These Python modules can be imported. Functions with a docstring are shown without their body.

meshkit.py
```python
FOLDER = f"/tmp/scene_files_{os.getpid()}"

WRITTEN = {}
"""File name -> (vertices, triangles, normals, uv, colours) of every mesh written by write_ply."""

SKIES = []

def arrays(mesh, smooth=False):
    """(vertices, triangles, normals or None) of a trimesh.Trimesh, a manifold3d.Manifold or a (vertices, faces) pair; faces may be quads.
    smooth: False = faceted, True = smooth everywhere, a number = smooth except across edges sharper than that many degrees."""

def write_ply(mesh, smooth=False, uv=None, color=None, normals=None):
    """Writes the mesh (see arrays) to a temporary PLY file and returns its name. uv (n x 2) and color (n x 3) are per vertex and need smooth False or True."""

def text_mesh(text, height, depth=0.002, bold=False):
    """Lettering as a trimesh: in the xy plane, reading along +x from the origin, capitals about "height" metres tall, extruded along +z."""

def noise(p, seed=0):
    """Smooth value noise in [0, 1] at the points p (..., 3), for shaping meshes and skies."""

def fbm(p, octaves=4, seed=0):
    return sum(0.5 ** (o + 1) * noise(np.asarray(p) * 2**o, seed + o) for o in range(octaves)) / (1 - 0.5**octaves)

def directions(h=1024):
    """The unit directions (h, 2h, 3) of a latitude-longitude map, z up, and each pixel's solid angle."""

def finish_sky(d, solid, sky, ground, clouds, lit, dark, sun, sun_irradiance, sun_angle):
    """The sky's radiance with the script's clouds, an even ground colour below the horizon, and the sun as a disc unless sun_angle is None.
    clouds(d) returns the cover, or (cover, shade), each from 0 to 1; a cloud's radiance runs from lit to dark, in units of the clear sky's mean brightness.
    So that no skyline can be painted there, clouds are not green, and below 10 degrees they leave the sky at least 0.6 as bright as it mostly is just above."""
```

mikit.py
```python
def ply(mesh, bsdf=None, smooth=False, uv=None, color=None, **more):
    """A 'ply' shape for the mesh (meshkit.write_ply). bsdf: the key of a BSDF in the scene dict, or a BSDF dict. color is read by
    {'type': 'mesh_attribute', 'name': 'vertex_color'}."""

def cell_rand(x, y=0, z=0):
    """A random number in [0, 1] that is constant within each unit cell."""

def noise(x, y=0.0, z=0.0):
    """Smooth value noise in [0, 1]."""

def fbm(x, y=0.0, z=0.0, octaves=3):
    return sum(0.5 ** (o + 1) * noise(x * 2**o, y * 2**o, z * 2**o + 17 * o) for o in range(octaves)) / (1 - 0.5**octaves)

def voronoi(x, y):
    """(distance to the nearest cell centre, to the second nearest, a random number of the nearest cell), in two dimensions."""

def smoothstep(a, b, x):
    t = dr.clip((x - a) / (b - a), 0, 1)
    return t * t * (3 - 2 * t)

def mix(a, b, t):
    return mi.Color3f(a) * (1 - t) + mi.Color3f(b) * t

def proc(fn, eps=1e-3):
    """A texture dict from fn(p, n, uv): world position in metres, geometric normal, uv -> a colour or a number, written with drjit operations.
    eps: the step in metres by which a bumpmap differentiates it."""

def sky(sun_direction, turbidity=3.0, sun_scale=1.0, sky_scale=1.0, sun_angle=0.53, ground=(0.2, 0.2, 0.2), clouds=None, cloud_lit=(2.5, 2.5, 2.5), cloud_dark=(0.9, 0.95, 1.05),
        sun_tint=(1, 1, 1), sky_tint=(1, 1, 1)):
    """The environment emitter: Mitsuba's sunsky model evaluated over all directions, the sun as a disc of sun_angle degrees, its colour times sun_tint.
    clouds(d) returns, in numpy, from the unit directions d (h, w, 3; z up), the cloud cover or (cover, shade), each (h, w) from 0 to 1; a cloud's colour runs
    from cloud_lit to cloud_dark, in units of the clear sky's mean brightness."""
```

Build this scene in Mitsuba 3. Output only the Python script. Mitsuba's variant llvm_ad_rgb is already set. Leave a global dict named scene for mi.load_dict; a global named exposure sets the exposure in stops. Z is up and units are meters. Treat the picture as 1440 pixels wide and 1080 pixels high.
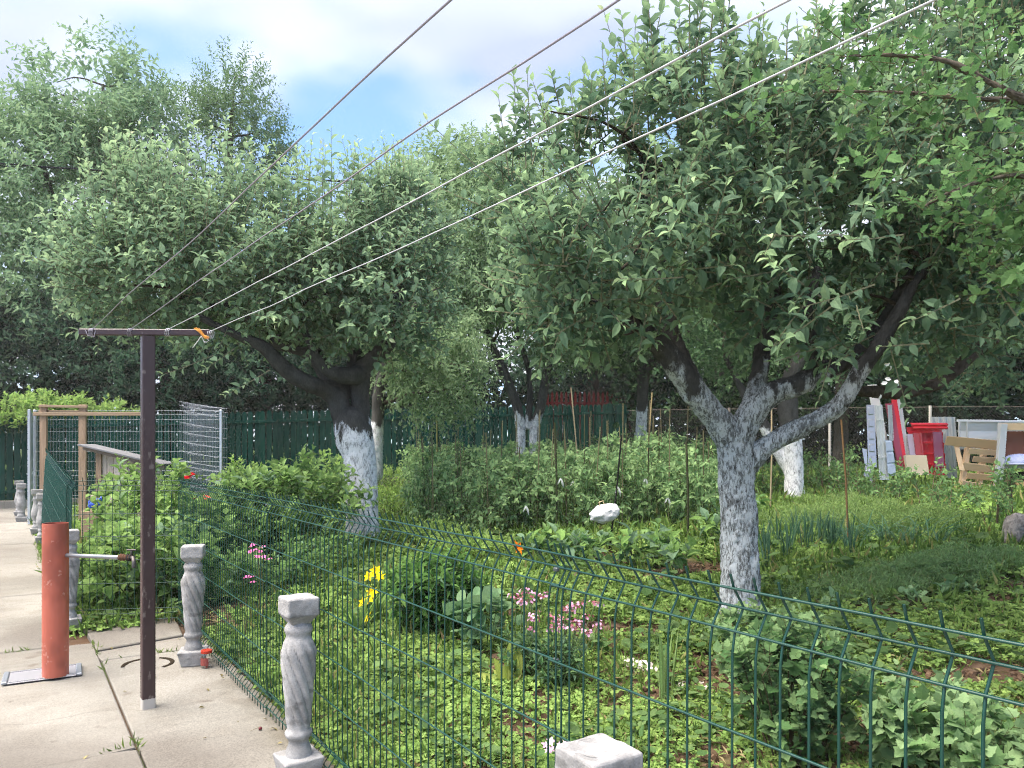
import math
import numpy as np, trimesh, mitsuba as mi, drjit as dr
import manifold3d as m3
from shapely.geometry import Polygon
import mikit, meshkit

A = np.array
T = mi.ScalarTransform4f
rng = np.random.default_rng(11)
scene, labels = {}, {}
F, EYE, HY = 1082.0, 1.55, 630.0          # focal length and horizon row of the photograph (1440 px wide), eye height in metres

# ---------------------------------------------------------------- camera, sky, exposure
scene['camera'] = {'type': 'perspective', 'fov': 2 * math.degrees(math.atan(720 / F)), 'fov_axis': 'x',
                   'near_clip': 0.05, 'far_clip': 3000.0, 'principal_point_offset_y': -(HY - 540) / 1080.0,
                   'to_world': T().look_at(origin=[0, 0, EYE], target=[0, 1, EYE], up=[0, 0, 1])}
SUN = A([-0.42, -0.16, 0.89])


def cloud_fn(d):
    z = np.clip(d[..., 2], 0, 1)
    q = d[..., :2] / (z[..., None] + 0.35)
    p = np.concatenate([q * 2.0 + np.array([18.5, 9.5]), 0 * q[..., :1] + 3.1], -1)
    n = meshkit.fbm(p * A([1.0, 1.25, 1]), 5, 3)
    n2 = meshkit.fbm(p * A([1.2, 1.9, 1]) + 9.7, 4, 8)
    cover = np.clip((n - 0.425) / 0.16, 0, 1)
    cover = 0.06 + 0.94 * cover * cover * (3 - 2 * cover)
    shade = np.clip((n2 - 0.36) / 0.34, 0, 1)
    return cover, shade * 0.85


scene['sky'] = mikit.sky(SUN, turbidity=3.0, sun_scale=1.0, sky_scale=1.05, sun_angle=64.0, clouds=cloud_fn, ground=(0.10, 0.12, 0.07),
                         cloud_lit=(1.52, 1.60, 1.80), cloud_dark=(0.72, 0.85, 1.28), sky_tint=(0.95, 1.0, 1.08), sun_tint=(0.95, 1.0, 1.12))
exposure = 3.1

# ---------------------------------------------------------------- materials
fbm, noise, sstep, mix, vor = mikit.fbm, mikit.noise, mikit.smoothstep, mikit.mix, mikit.voronoi


def packed_colour(p, n, uv):
    """The colour that paint() wrote into the uv of a piece: red in the whole part of u, green in its fraction, blue in v."""
    r = dr.floor(uv.x)
    return mi.Color3f(r / 1000.0, (uv.x - r - 0.05) / 0.9, uv.y)


def tone_colour(p, n, uv):
    """Bark and stone: u is how light, v how cool."""
    f = fbm(p.x * 70, p.y * 70, p.z * 22, 2)
    g = noise(p.x * 190, p.y * 190, p.z * 120)
    return mix((1.18, 0.98, 0.78), (0.95, 1.0, 1.07), uv.y) * uv.x * (0.64 + 0.46 * sstep(0.22, 0.62, f) + 0.2 * g)



def wash_colour(light, under, cover):
    """Limewash on bark: u is the bark's own tone, v how much of the wash is left; what is left hangs on the ridges in upright flakes."""
    def fn(p, n, uv):
        a = fbm(p.x * 120, p.y * 120, p.z * 26, 4)
        b = fbm(p.x * 26, p.y * 26, p.z * 10, 4)
        e = noise(p.x * 240, p.y * 240, p.z * 110)
        old = mikit.Color3f(0.0) if False else mi.Color3f(1.02, 1.0, 0.95) * uv.x * (0.6 + 0.8 * a)
        grey = mi.Color3f(under[0], under[1], under[2]) * (0.55 + 0.9 * b)
        d = uv.y * 1.7 - 1.7 + cover + (a - 0.5) * 2.1 + (b - 0.5) * 1.3
        k = sstep(-0.22, 0.26, d)
        g = sstep(-0.75, -0.2, d) * sstep(0.05, 0.5, uv.y)
        c = old * (1 - g) + grey * g
        return c * (1 - k) + mi.Color3f(light[0], light[1], light[2]) * (0.74 + 0.3 * b + 0.16 * e) * k
    return fn


VC = mikit.proc(packed_colour)
TONE = mikit.proc(tone_colour)


def paint(c):
    c = np.clip(np.asarray(c, float), 0, 1)
    return np.stack([np.floor(c[:, 0] * 1000) + 0.05 + 0.9 * c[:, 1], c[:, 2]], 1)


def tone(c):
    c = np.asarray(c, float)
    L = c.mean(1)
    warm, cool = np.array([1.18, 0.98, 0.78]), np.array([0.95, 1.0, 1.07])
    L = L / 0.98
    d = cool - warm
    t = ((c / L[:, None] - warm) @ d) / (d @ d)
    return np.stack([L, np.clip(t, 0, 1)], 1)



def bsdf(key, **kw):
    bump = kw.pop('bump', None)
    eps = kw.pop('eps', 0.004)
    kind = kw.pop('kind', 'principled')
    b = {'type': kind, **kw}
    if bump:
        b = {'type': 'bumpmap', 'scale': 1.0, 'tex': mikit.proc(bump, eps), 'nested': b}
    scene[key] = {'type': 'twosided', 'b': b} if kind != 'principledthin' else b
    return key


def rgb(*c):
    return {'type': 'rgb', 'value': list(c)}


LEAF = bsdf('m_leaf', kind='principledthin', base_color=VC, roughness=0.36, eta=1.50, diff_trans=0.80, spec_trans=0.0)
SOFT = LEAF
MATT = bsdf('m_matt', kind='diffuse', reflectance=VC)
PAINT = bsdf('m_paint', base_color=VC, roughness=0.38, specular=0.5)
METAL = bsdf('m_metal', base_color=VC, roughness=0.42, metallic=0.7, specular=0.5)


BARK = bsdf('m_bark', kind='diffuse', reflectance=TONE)
WHITE = bsdf('m_whitewash', kind='diffuse', reflectance=mikit.proc(wash_colour((.80, .81, .83), (.42, .43, .45), .17)))
GREYWASH = bsdf('m_old_whitewash', kind='diffuse', reflectance=mikit.proc(wash_colour((.46, .49, .50), (.18, .19, .19), .04)))


def concrete_col(p, n, uv):
    big = fbm(p.x * 0.9, p.y * 0.9, 1.3, 4)
    mid = fbm(p.x * 5 + 3, p.y * 5, 0.4, 3)
    streak = fbm((p.x * 0.84 + p.y * 0.54) * 2.2, (-p.x * 0.54 + p.y * 0.84) * 14, 4.4, 3)
    fine = noise(p.x * 160, p.y * 160, p.z * 160)
    spots = sstep(0.70, 0.82, fbm(p.x * 7 + 11, p.y * 7, 2.2, 4))
    c = mix((0.335, 0.322, 0.282), (0.462, 0.444, 0.392), sstep(0.3, 0.7, big))
    c = mix(c, (0.325, 0.30, 0.255), sstep(0.42, 0.75, mid) * 0.55)
    c = mix(c, (0.485, 0.462, 0.41), sstep(0.45, 0.8, streak) * 0.4)
    c = mix(c, (0.20, 0.165, 0.13), spots * 0.55)
    moss = sstep(0.55, 0.75, fbm(p.x * 1.7 + 5, p.y * 1.7, 7.7, 4)) * sstep(-0.45, 0.1, (p.x + 2.208) * 0.838 + (p.y - 5.647) * 0.545)
    c = mix(c, (0.25, 0.24, 0.12), moss * 0.5)
    dirt = sstep(0.44, 0.68, fbm(p.x * 0.55 + 21, p.y * 0.55, 9.1, 4))
    c = mix(c, (0.22, 0.20, 0.175), dirt * 0.75)
    edge = sstep(-0.22, 0.06, (p.x + 2.208) * 0.838 + (p.y - 5.647) * 0.545) * sstep(0.3, 0.6, fbm(p.x * 6, p.y * 6, 3.3, 3))
    c = mix(c, (0.17, 0.15, 0.11), edge * 0.6)
    wx = (fbm(p.x * 2.1, p.y * 2.1, 5.0, 3) - 0.5) * 0.5
    crack = 1 - sstep(0.0, 0.006, dr.abs(fbm(p.x * 0.8 + wx + 3, p.y * 0.8 + wx, 1.0, 2) - 0.5))
    c = mix(c, (0.10, 0.085, 0.07), crack * 0.22)
    return c * (0.50 + 0.24 * fine)


CONCRETE = bsdf('m_concrete', kind='diffuse', reflectance=mikit.proc(concrete_col))


def cast_col(p, n, uv):
    f = fbm(p.x * 12, p.y * 12, p.z * 12, 4)
    g = noise(p.x * 240, p.y * 240, p.z * 240)
    c = mix((0.335, 0.335, 0.33), (0.52, 0.52, 0.515), sstep(0.3, 0.72, f))
    c = mix(c, (0.62, 0.62, 0.62), sstep(0.55, 0.8, fbm(p.x * 30 + 4, p.y * 30, p.z * 14, 3)) * 0.5)
    c = mix(c, (0.14, 0.14, 0.13), sstep(0.62, 0.8, fbm(p.x * 18 + 9, p.y * 18, p.z * 22, 4)) * 0.55)
    return c * (0.58 + 0.24 * g)


CAST = bsdf('m_cast', kind='diffuse', reflectance=mikit.proc(cast_col))
SOIL = bsdf('m_soil', kind='diffuse', reflectance={'type': 'mesh_attribute', 'name': 'vertex_color'})


def wood_col_fn(lo, hi, ax):
    def fn(p, n, uv):
        a = (p.x, p.y, p.z)
        s = [2.0 if k == ax else 40.0 for k in range(3)]
        f = fbm(a[0] * s[0], a[1] * s[1], a[2] * s[2], 3)
        return mix(lo, hi, f)
    return fn


WOODH = bsdf('m_wood_flat', kind='diffuse', reflectance=mikit.proc(wood_col_fn((0.20, 0.145, 0.10), (0.40, 0.31, 0.22), 0)))
WOODV = bsdf('m_wood_up', kind='diffuse', reflectance=mikit.proc(wood_col_fn((0.19, 0.135, 0.095), (0.38, 0.28, 0.20), 2)))


def picket_col(p, n, uv):
    f = fbm(p.x * 30, p.y * 30, p.z * 2.5, 3)
    w = mikit.cell_rand(p.x * 5.4 + 0.3, 3, 1)
    c = mix((0.006, 0.032, 0.026), (0.015, 0.064, 0.048), f)
    return c * (0.75 + 0.5 * w)


GREENWOOD = bsdf('m_green_wood', kind='diffuse', reflectance=mikit.proc(picket_col))


def pipe_col(p, n, uv):
    f = fbm(p.x * 9, p.y * 9, p.z * 5, 3)
    s = sstep(0.60, 0.72, fbm(p.x * 26, p.y * 26, p.z * 14, 4)) * sstep(0.5, 0.8, noise(p.x * 90, p.y * 90, p.z * 70))
    c = mix((0.28, 0.066, 0.040), (0.385, 0.105, 0.068), fbm(p.x * 3, p.y * 3, p.z * 2.2, 4)) * (0.85 + 0.3 * sstep(0.35, 0.65, f))
    return mix(c, (0.50, 0.27, 0.21), s * 0.7)


PIPE = bsdf('m_pipe', base_color=mikit.proc(pipe_col), roughness=0.42, specular=0.45)


def brown_col(p, n, uv):
    s = sstep(0.66, 0.78, fbm(p.x * 40, p.y * 40, p.z * 16, 4)) * 0.6
    c = mix((0.026, 0.012, 0.014), (0.042, 0.022, 0.024), fbm(p.x * 14, p.y * 14, p.z * 3, 3))
    return mix(c, (0.22, 0.19, 0.17), s * 0.7)


BROWN = bsdf('m_brown_paint', base_color=mikit.proc(brown_col), roughness=0.33, specular=0.5, clearcoat=0.25)
# thin haze added to lift the dark foliage and pale the far trees
scene['air'] = {'type': 'homogeneous', 'albedo': rgb(0.95, 0.95, 0.96), 'sigma_t': 0.0008}
scene['haze'] = {'type': 'cube', 'to_world': T().translate([0, 12, 10.4]).scale([430, 460, 11.5]), 'bsdf': {'type': 'null'}, 'interior': {'type': 'ref', 'id': 'air'}}
scene['camera']['medium'] = {'type': 'ref', 'id': 'air'}
labels['haze'] = {'label': 'thin added haze that lifts the dark foliage and pales the far trees', 'category': 'haze', 'kind': 'stuff'}
scene['m_glass'] = {'type': 'thindielectric'}
# ---------------------------------------------------------------- helpers
COUNT = {}


def unit(v):
    v = np.asarray(v, float)
    return v / np.maximum(np.linalg.norm(v, axis=-1, keepdims=True), 1e-12)


def number(name):
    k = COUNT.get(name, 0)
    COUNT[name] = k + 1
    return name if k == 0 else f'{name}_{k:03d}'


def thing(name, label=None, cat=None, group=None, kind=None):
    """The key that a thing's parts start with, with its label."""
    key = number(name)
    d = {}
    for a, b in (('label', label), ('category', cat), ('group', group), ('kind', kind)):
        if b:
            d[a] = b
    if d:
        labels[key] = d
    return key


def part(parent, name, **lab):
    key = number(parent + '__' + name)
    if lab:
        labels[key] = dict(lab)
    return key


def at(px, py, Y):
    """The point at depth Y that the photograph shows at this pixel."""
    return A([(px - 720) * Y / F, Y, EYE - (py - HY) * Y / F])


FP, FD, FN = A([-2.208, 5.647]), unit(A([-0.545, 0.838])), unit(A([0.838, 0.545]))   # the fence: a point, its direction, its normal towards the garden


def uvpos(u, v):
    return FP + FD * u + FN * v


def gz(x, y):
    """Height of the garden ground: flat beside the fence, rising away from it."""
    x, y = np.asarray(x, float), np.asarray(y, float)
    sd = (x - FP[0]) * FN[0] + (y - FP[1]) * FN[1]
    b = meshkit.fbm(np.stack([x * 0.9, y * 0.9, 0 * x], -1), 3, 5) - 0.5
    return -0.03 + 0.05 * np.clip(sd, 0, 40) + 0.10 * b * np.clip(sd - 0.1, 0, 1)


def gp(px, py):
    """The garden ground point seen at this pixel."""
    Y = 8.0
    for _ in range(60):
        Y = 0.6 * Y + 0.4 * np.clip((EYE - float(gz((px - 720) * Y / F, Y))) * F / (py - HY), 0.3, 60)
    return A([(px - 720) * Y / F, Y, float(gz((px - 720) * Y / F, Y))])


def in_garden(x, y):
    sd = (x - FP[0]) * FN[0] + (y - FP[1]) * FN[1]
    u = (x - FP[0]) * FD[0] + (y - FP[1]) * FD[1]
    return (sd > 0.10) | ((sd > -0.83) & (u > 1.35))


class M:
    """A mesh being put together, with a colour per vertex."""

    def __init__(self):
        self.v, self.f, self.c, self.n = [], [], [], 0

    def add(self, v, f, c):
        v = np.asarray(v, float).reshape(-1, 3)
        c = np.asarray(c, float)
        self.v.append(v)
        self.f.append(np.asarray(f, int) + self.n)
        self.c.append(np.broadcast_to(c, v.shape) if c.ndim == 1 else c)
        self.n += len(v)
        return self

    def mesh(self, m, c):
        return self.add(m.vertices, m.faces, c)

    def box(self, ctr, size, c, R=None, b=None):
        v, f = chamfer_box(*size, b)
        if R is not None:
            v = v @ np.asarray(R).T
        return self.add(v + np.asarray(ctr), f, c)

    def beam(self, p, q, w, h, c, up=(0, 0, 1), b=None):
        p, q = np.asarray(p, float), np.asarray(q, float)
        y = unit(q - p)
        x = unit(np.cross(y, up))
        z = np.cross(x, y)
        return self.box((p + q) / 2, (w, np.linalg.norm(q - p), h), c, np.stack([x, y, z], 1), b)

    def tube(self, pts, r, c, sides=6, cap=True):
        v, f, cc = tube(pts, r, sides, cap)
        c = np.asarray(c, float)
        if c.ndim == 2:
            c = np.vstack([np.repeat(c, sides, 0), c[:1], c[-1:]]) if cap else np.repeat(c, sides, 0)
        return self.add(v, f, c)

    def leaves(self, P, D, N, S, W, tpl, C):
        v, f, c = leaf_set(P, D, N, S, W, tpl, C)
        return self.add(v, f, c)

    def put(self, key, mat, smooth=False):
        if self.n:
            scene[key] = mikit.ply((np.vstack(self.v), np.vstack(self.f)), mat, smooth, uv=(tone if mat == BARK else paint)(np.vstack(self.c)))
        return key


_BOX = {}


def chamfer_box(sx, sy, sz, b=None):
    b = min(sx, sy, sz) * 0.12 if b is None else b
    k = (round(sx, 5), round(sy, 5), round(sz, 5), round(b, 5))
    if k not in _BOX:
        h = A([sx, sy, sz]) / 2
        pts = []
        for s in np.ndindex(2, 2, 2):
            s = A(s) * 2 - 1
            for ax in range(3):
                q = h - b
                q[ax] = h[ax]
                pts.append(s * q)
        m = trimesh.convex.convex_hull(A(pts))
        _BOX[k] = (A(m.vertices), A(m.faces))
    return _BOX[k]


def tube(pts, r, sides=6, cap=True):
    p = np.asarray(pts, float)
    r = np.broadcast_to(np.asarray(r, float), (len(p),))
    t = unit(np.gradient(p, axis=0))
    ref = A([0, 0, 1.0]) if abs(t[:, 2]).mean() < 0.8 else A([1.0, 0, 0])
    a = unit(np.cross(t, ref))
    b = np.cross(t, a)
    th = np.arange(sides) * 2 * np.pi / sides
    v = p[:, None] + r[:, None, None] * (np.cos(th)[None, :, None] * a[:, None] + np.sin(th)[None, :, None] * b[:, None])
    i, j = np.meshgrid(np.arange(len(p) - 1), np.arange(sides), indexing='ij')
    i, j = i.ravel(), j.ravel()
    q = np.stack([i * sides + j, i * sides + (j + 1) % sides, (i + 1) * sides + (j + 1) % sides, (i + 1) * sides + j], 1)
    f = np.vstack([q[:, [0, 1, 2]], q[:, [0, 2, 3]]])
    v = v.reshape(-1, 3)
    if cap:
        n = len(v)
        j = np.arange(sides)
        e = (len(p) - 1) * sides
        f = np.vstack([f, np.stack([np.full(sides, n), (j + 1) % sides, j], 1), np.stack([np.full(sides, n + 1), e + j, e + (j + 1) % sides], 1)])
        v = np.vstack([v, p[:1], p[-1:]])
    return v, f, None


def many_tubes(P, r, sides=3):
    """(m, k, 3) polylines and (m, k) radii as thin tubes, all at once."""
    m, k, _ = P.shape
    t = unit(np.gradient(P, axis=1))
    a = unit(np.cross(t, A([0.31, 0.22, 0.92])))
    b = np.cross(t, a)
    th = np.arange(sides) * 2 * np.pi / sides
    v = P[:, :, None] + r[:, :, None, None] * (np.cos(th)[:, None] * a[:, :, None] + np.sin(th)[:, None] * b[:, :, None])
    i, j = np.meshgrid(np.arange(k - 1), np.arange(sides), indexing='ij')
    i, j = i.ravel(), j.ravel()
    q = np.stack([i * sides + j, i * sides + (j + 1) % sides, (i + 1) * sides + (j + 1) % sides, (i + 1) * sides + j], 1)
    f = np.vstack([q[:, [0, 1, 2]], q[:, [0, 2, 3]]])
    f = (f[None] + (np.arange(m) * k * sides)[:, None, None]).reshape(-1, 3)
    return v.reshape(-1, 3), f


def _fan(o):
    n = len(o)
    return [[i, (i + 1) % n, n] for i in range(n)]


_o6 = [[0, 0, 0], [.40, .27, .09], [.43, .60, .03], [0, 1, -.27], [-.43, .60, .03], [-.40, .27, .09]]
_o4 = [[0, 0, 0], [.5, .45, .09], [0, 1, -.10], [-.5, .45, .09]]
_lob = [[0, 0, 0], [.26, .05, .02], [.54, .30, .07], [.40, .40, .02], [.50, .66, .05], [.30, .70, -.02], [0, 1.02, -.14],
        [-.30, .70, -.02], [-.50, .66, .05], [-.40, .40, .02], [-.54, .30, .07], [-.26, .05, .02]]
_rnd = [[0, 0, 0], [.32, -.06, .03], [.52, .25, .07], [.46, .62, .03], [.2, .9, -.05], [-.2, .92, -.03], [-.46, .62, .05], [-.52, .25, .07], [-.32, -.06, .03]]
TPL = {'t6': (A(_o6 + [[0, .45, -.03]]), A(_fan(_o6))), 't4': (A(_o4 + [[0, .48, -.02]]), A(_fan(_o4))),
       't2': (A(_o4), A([[0, 1, 2], [0, 2, 3]])), 'lob': (A(_lob + [[0, .42, -.04]]), A(_fan(_lob))), 'rnd': (A(_rnd + [[0, .35, -.06]]), A(_fan(_rnd)))}
_zs = np.linspace(0, 1, 6)
_long = [[.5 * math.sin(math.pi * (0.08 + 0.92 * z)) ** 0.7 * s if 0 < z < 1 else 0, z, -0.45 * z ** 2.2 + 0.10 * abs(s)] for s in (1, -1) for z in (_zs if s > 0 else _zs[1:-1])]
_o = _long[:6] + _long[6:][::-1]
TPL['long'] = (A(_o + [[0, .3, -.06], [0, .65, -.22]]), A([[0, 1, 10], [1, 2, 10], [2, 11, 10], [2, 3, 11], [3, 4, 11], [4, 5, 11], [5, 6, 11], [6, 7, 11], [7, 8, 11], [8, 10, 11], [8, 9, 10], [9, 0, 10]]))


def leaf_set(P, D, N, S, W, tpl, C):
    v0, f0 = TPL[tpl]
    P, y = np.asarray(P, float), unit(D)
    n = len(P)
    x = unit(np.cross(y, N))
    z = np.cross(x, y)
    S = np.broadcast_to(np.asarray(S, float), (n,))
    W = np.broadcast_to(np.asarray(W, float), (n,))
    v = P[:, None] + S[:, None, None] * (v0[None, :, 0:1] * W[:, None, None] * x[:, None] + v0[None, :, 1:2] * y[:, None] + v0[None, :, 2:3] * z[:, None])
    f = (f0[None] + (np.arange(n) * len(v0))[:, None, None]).reshape(-1, 3)
    c = np.repeat(np.broadcast_to(np.asarray(C, float), (n, 3)), len(v0), 0)
    return v.reshape(-1, 3), f, c


def leaf_cols(n, lo, hi, r, young=None, p=0.0):
    t = r.random((n, 1)) ** 1.2
    c = A(lo) * (1 - t) + A(hi) * t
    c = c * (0.8 + 0.4 * r.random((n, 1)))
    if young is not None:
        k = r.random((n, 1)) < p
        c = np.where(k, A(young) * (0.8 + 0.4 * r.random((n, 1))), c)
    return c


def rvec(n, r):
    return unit(r.normal(size=(n, 3)))


def shoots(S, D, L, k, size, aspect, tpl, colf, r, bend=0.0, splay=0.9, up=0.35, first=0.12, twig=None, twig_col=(.10, .085, .055), tip=True, facing=None):
    """Twigs that start at S, run along D for L and carry k leaves each, set in a spiral. Returns (leaf arrays, twig polylines)."""
    m = len(S)
    D = unit(D)
    L = np.broadcast_to(np.asarray(L, float), (m,))
    t = np.linspace(first, 1.0, k)[None, :] + r.uniform(-.03, .03, (m, k))
    bd = np.broadcast_to(np.asarray(bend, float), (m,))[:, None]
    P = S[:, None] + D[:, None] * (L[:, None] * t)[..., None] + (bd * L[:, None] * t ** 2)[..., None] * A([0, 0, 1.0])
    Dt = unit(D[:, None] + (2 * bd * t)[..., None] * A([0, 0, 1.0]))
    a = unit(np.cross(Dt, A([0.2, 0.31, 0.05])[None, None] + 0 * Dt))
    b = np.cross(Dt, a)
    ang = (np.arange(k) * 2.4)[None] + r.uniform(0, 6.28, (m, 1)) + r.uniform(-.4, .4, (m, k))
    rad = np.cos(ang)[..., None] * a + np.sin(ang)[..., None] * b
    sp = splay * (1.12 - 0.55 * t ** 2)[..., None] if tip else splay
    ld = unit(Dt * (1.0 - sp * 0.5) + rad * sp + A([0, 0, up]) + r.normal(size=(m, k, 3)) * 0.16)
    nrm = unit(A([0, 0, 1.0]) + 0.45 * Dt - 0.25 * rad + r.normal(size=(m, k, 3)) * 0.35) if facing is None else unit(facing + r.normal(size=(m, k, 3)) * 0.4)
    sz = size * (0.62 + 0.5 * np.sin(np.pi * np.clip(t * 0.9 + 0.08, 0, 1))) * r.uniform(0.58, 1.28, (m, k))
    n = m * k
    arr = (P.reshape(n, 3), ld.reshape(n, 3), nrm.reshape(n, 3), sz.ravel(), aspect * r.uniform(0.85, 1.15, n), tpl, colf(n, t.ravel()))
    tw = None
    if twig is not None:
        s = A([0, .5, 1.0])
        tp = S[:, None] + D[:, None] * (L[:, None] * s)[..., None] + (bd * L[:, None] * s ** 2)[..., None] * A([0, 0, 1.0])
        tw = many_tubes(tp, np.broadcast_to(twig * A([1.0, .75, .4]), (m, 3)))
    return arr, tw


def ell_points(ells, n, r, lo=0.55, thin=None, hidden=None):
    """Points in a union of ellipsoids (centre, radii), more of them near its surface, and the outward direction there."""
    vol = A([np.prod(e[1]) ** (2 / 3) for e in ells])
    k = r.choice(len(ells), n * 2, p=vol / vol.sum())
    C, R = A([e[0] for e in ells])[k], A([e[1] for e in ells])[k]
    d = rvec(len(k), r)
    q = lo + (1 - lo) * r.random((len(k), 1)) ** 0.6
    P = C + d * R * q
    out = unit(d / R)
    keep = np.ones(len(P), bool)
    if thin:
        keep &= meshkit.fbm(P * thin[0], 3, thin[2] if len(thin) > 2 else 1) > thin[1] - 0.0
    P, out = P[keep][:n], out[keep][:n]
    return P, out


def pts_path(pts, n, wob=0.0, r=None):
    """A smooth curve through the given points (x, y, z, radius), resampled."""
    p = np.asarray(pts, float)
    t = np.r_[0, np.cumsum(np.linalg.norm(np.diff(p[:, :3], axis=0), axis=1))]
    t = t / t[-1]
    from scipy.interpolate import PchipInterpolator
    q = PchipInterpolator(t, p, axis=0)(np.linspace(0, 1, n))
    if wob and r is not None:
        w = np.cumsum(r.normal(size=(n, 3)), 0) * wob
        w -= np.linspace(0, 1, n)[:, None] * w[-1]
        q[:, :3] += w
    return q


def limb_body(limbs, res=0.035, seed=0, rough=0.10):
    """Limbs (lists of x, y, z, radius) as one continuous rough surface."""
    hulls = []
    for L in limbs:
        q = pts_path(L, max(6, int(5 * len(L))))
        sp = [m3.Manifold.sphere(max(float(a[3]), .008), 14).translate([float(x) for x in a[:3]]) for a in q]
        hulls += [m3.Manifold.batch_hull([sp[i], sp[i + 1]]) for i in range(len(sp) - 1)]
    body = m3.Manifold.batch_boolean(hulls, m3.OpType.Add).refine_to_length(res)
    me = body.to_mesh()
    t = trimesh.Trimesh(A(me.vert_properties[:, :3], float), A(me.tri_verts), process=True)
    trimesh.smoothing.filter_taubin(t, lamb=0.5, nu=0.53, iterations=10)
    n, v = A(t.vertex_normals), A(t.vertices)
    rid = np.abs(meshkit.fbm(v * A([38, 38, 11.0]), 3, seed + 5) - .5)
    d = (meshkit.fbm(v * A([7, 7, 4.0]), 3, seed) - .5) * 0.50 + (meshkit.fbm(v * A([30, 30, 9.0]), 3, seed + 3) - .5) * 0.22 - np.clip(.07 - rid, 0, 1) * 2.2
    rad = 0.11
    return v + n * (d * rad * rough * 5)[:, None], A(t.faces), n


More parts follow.
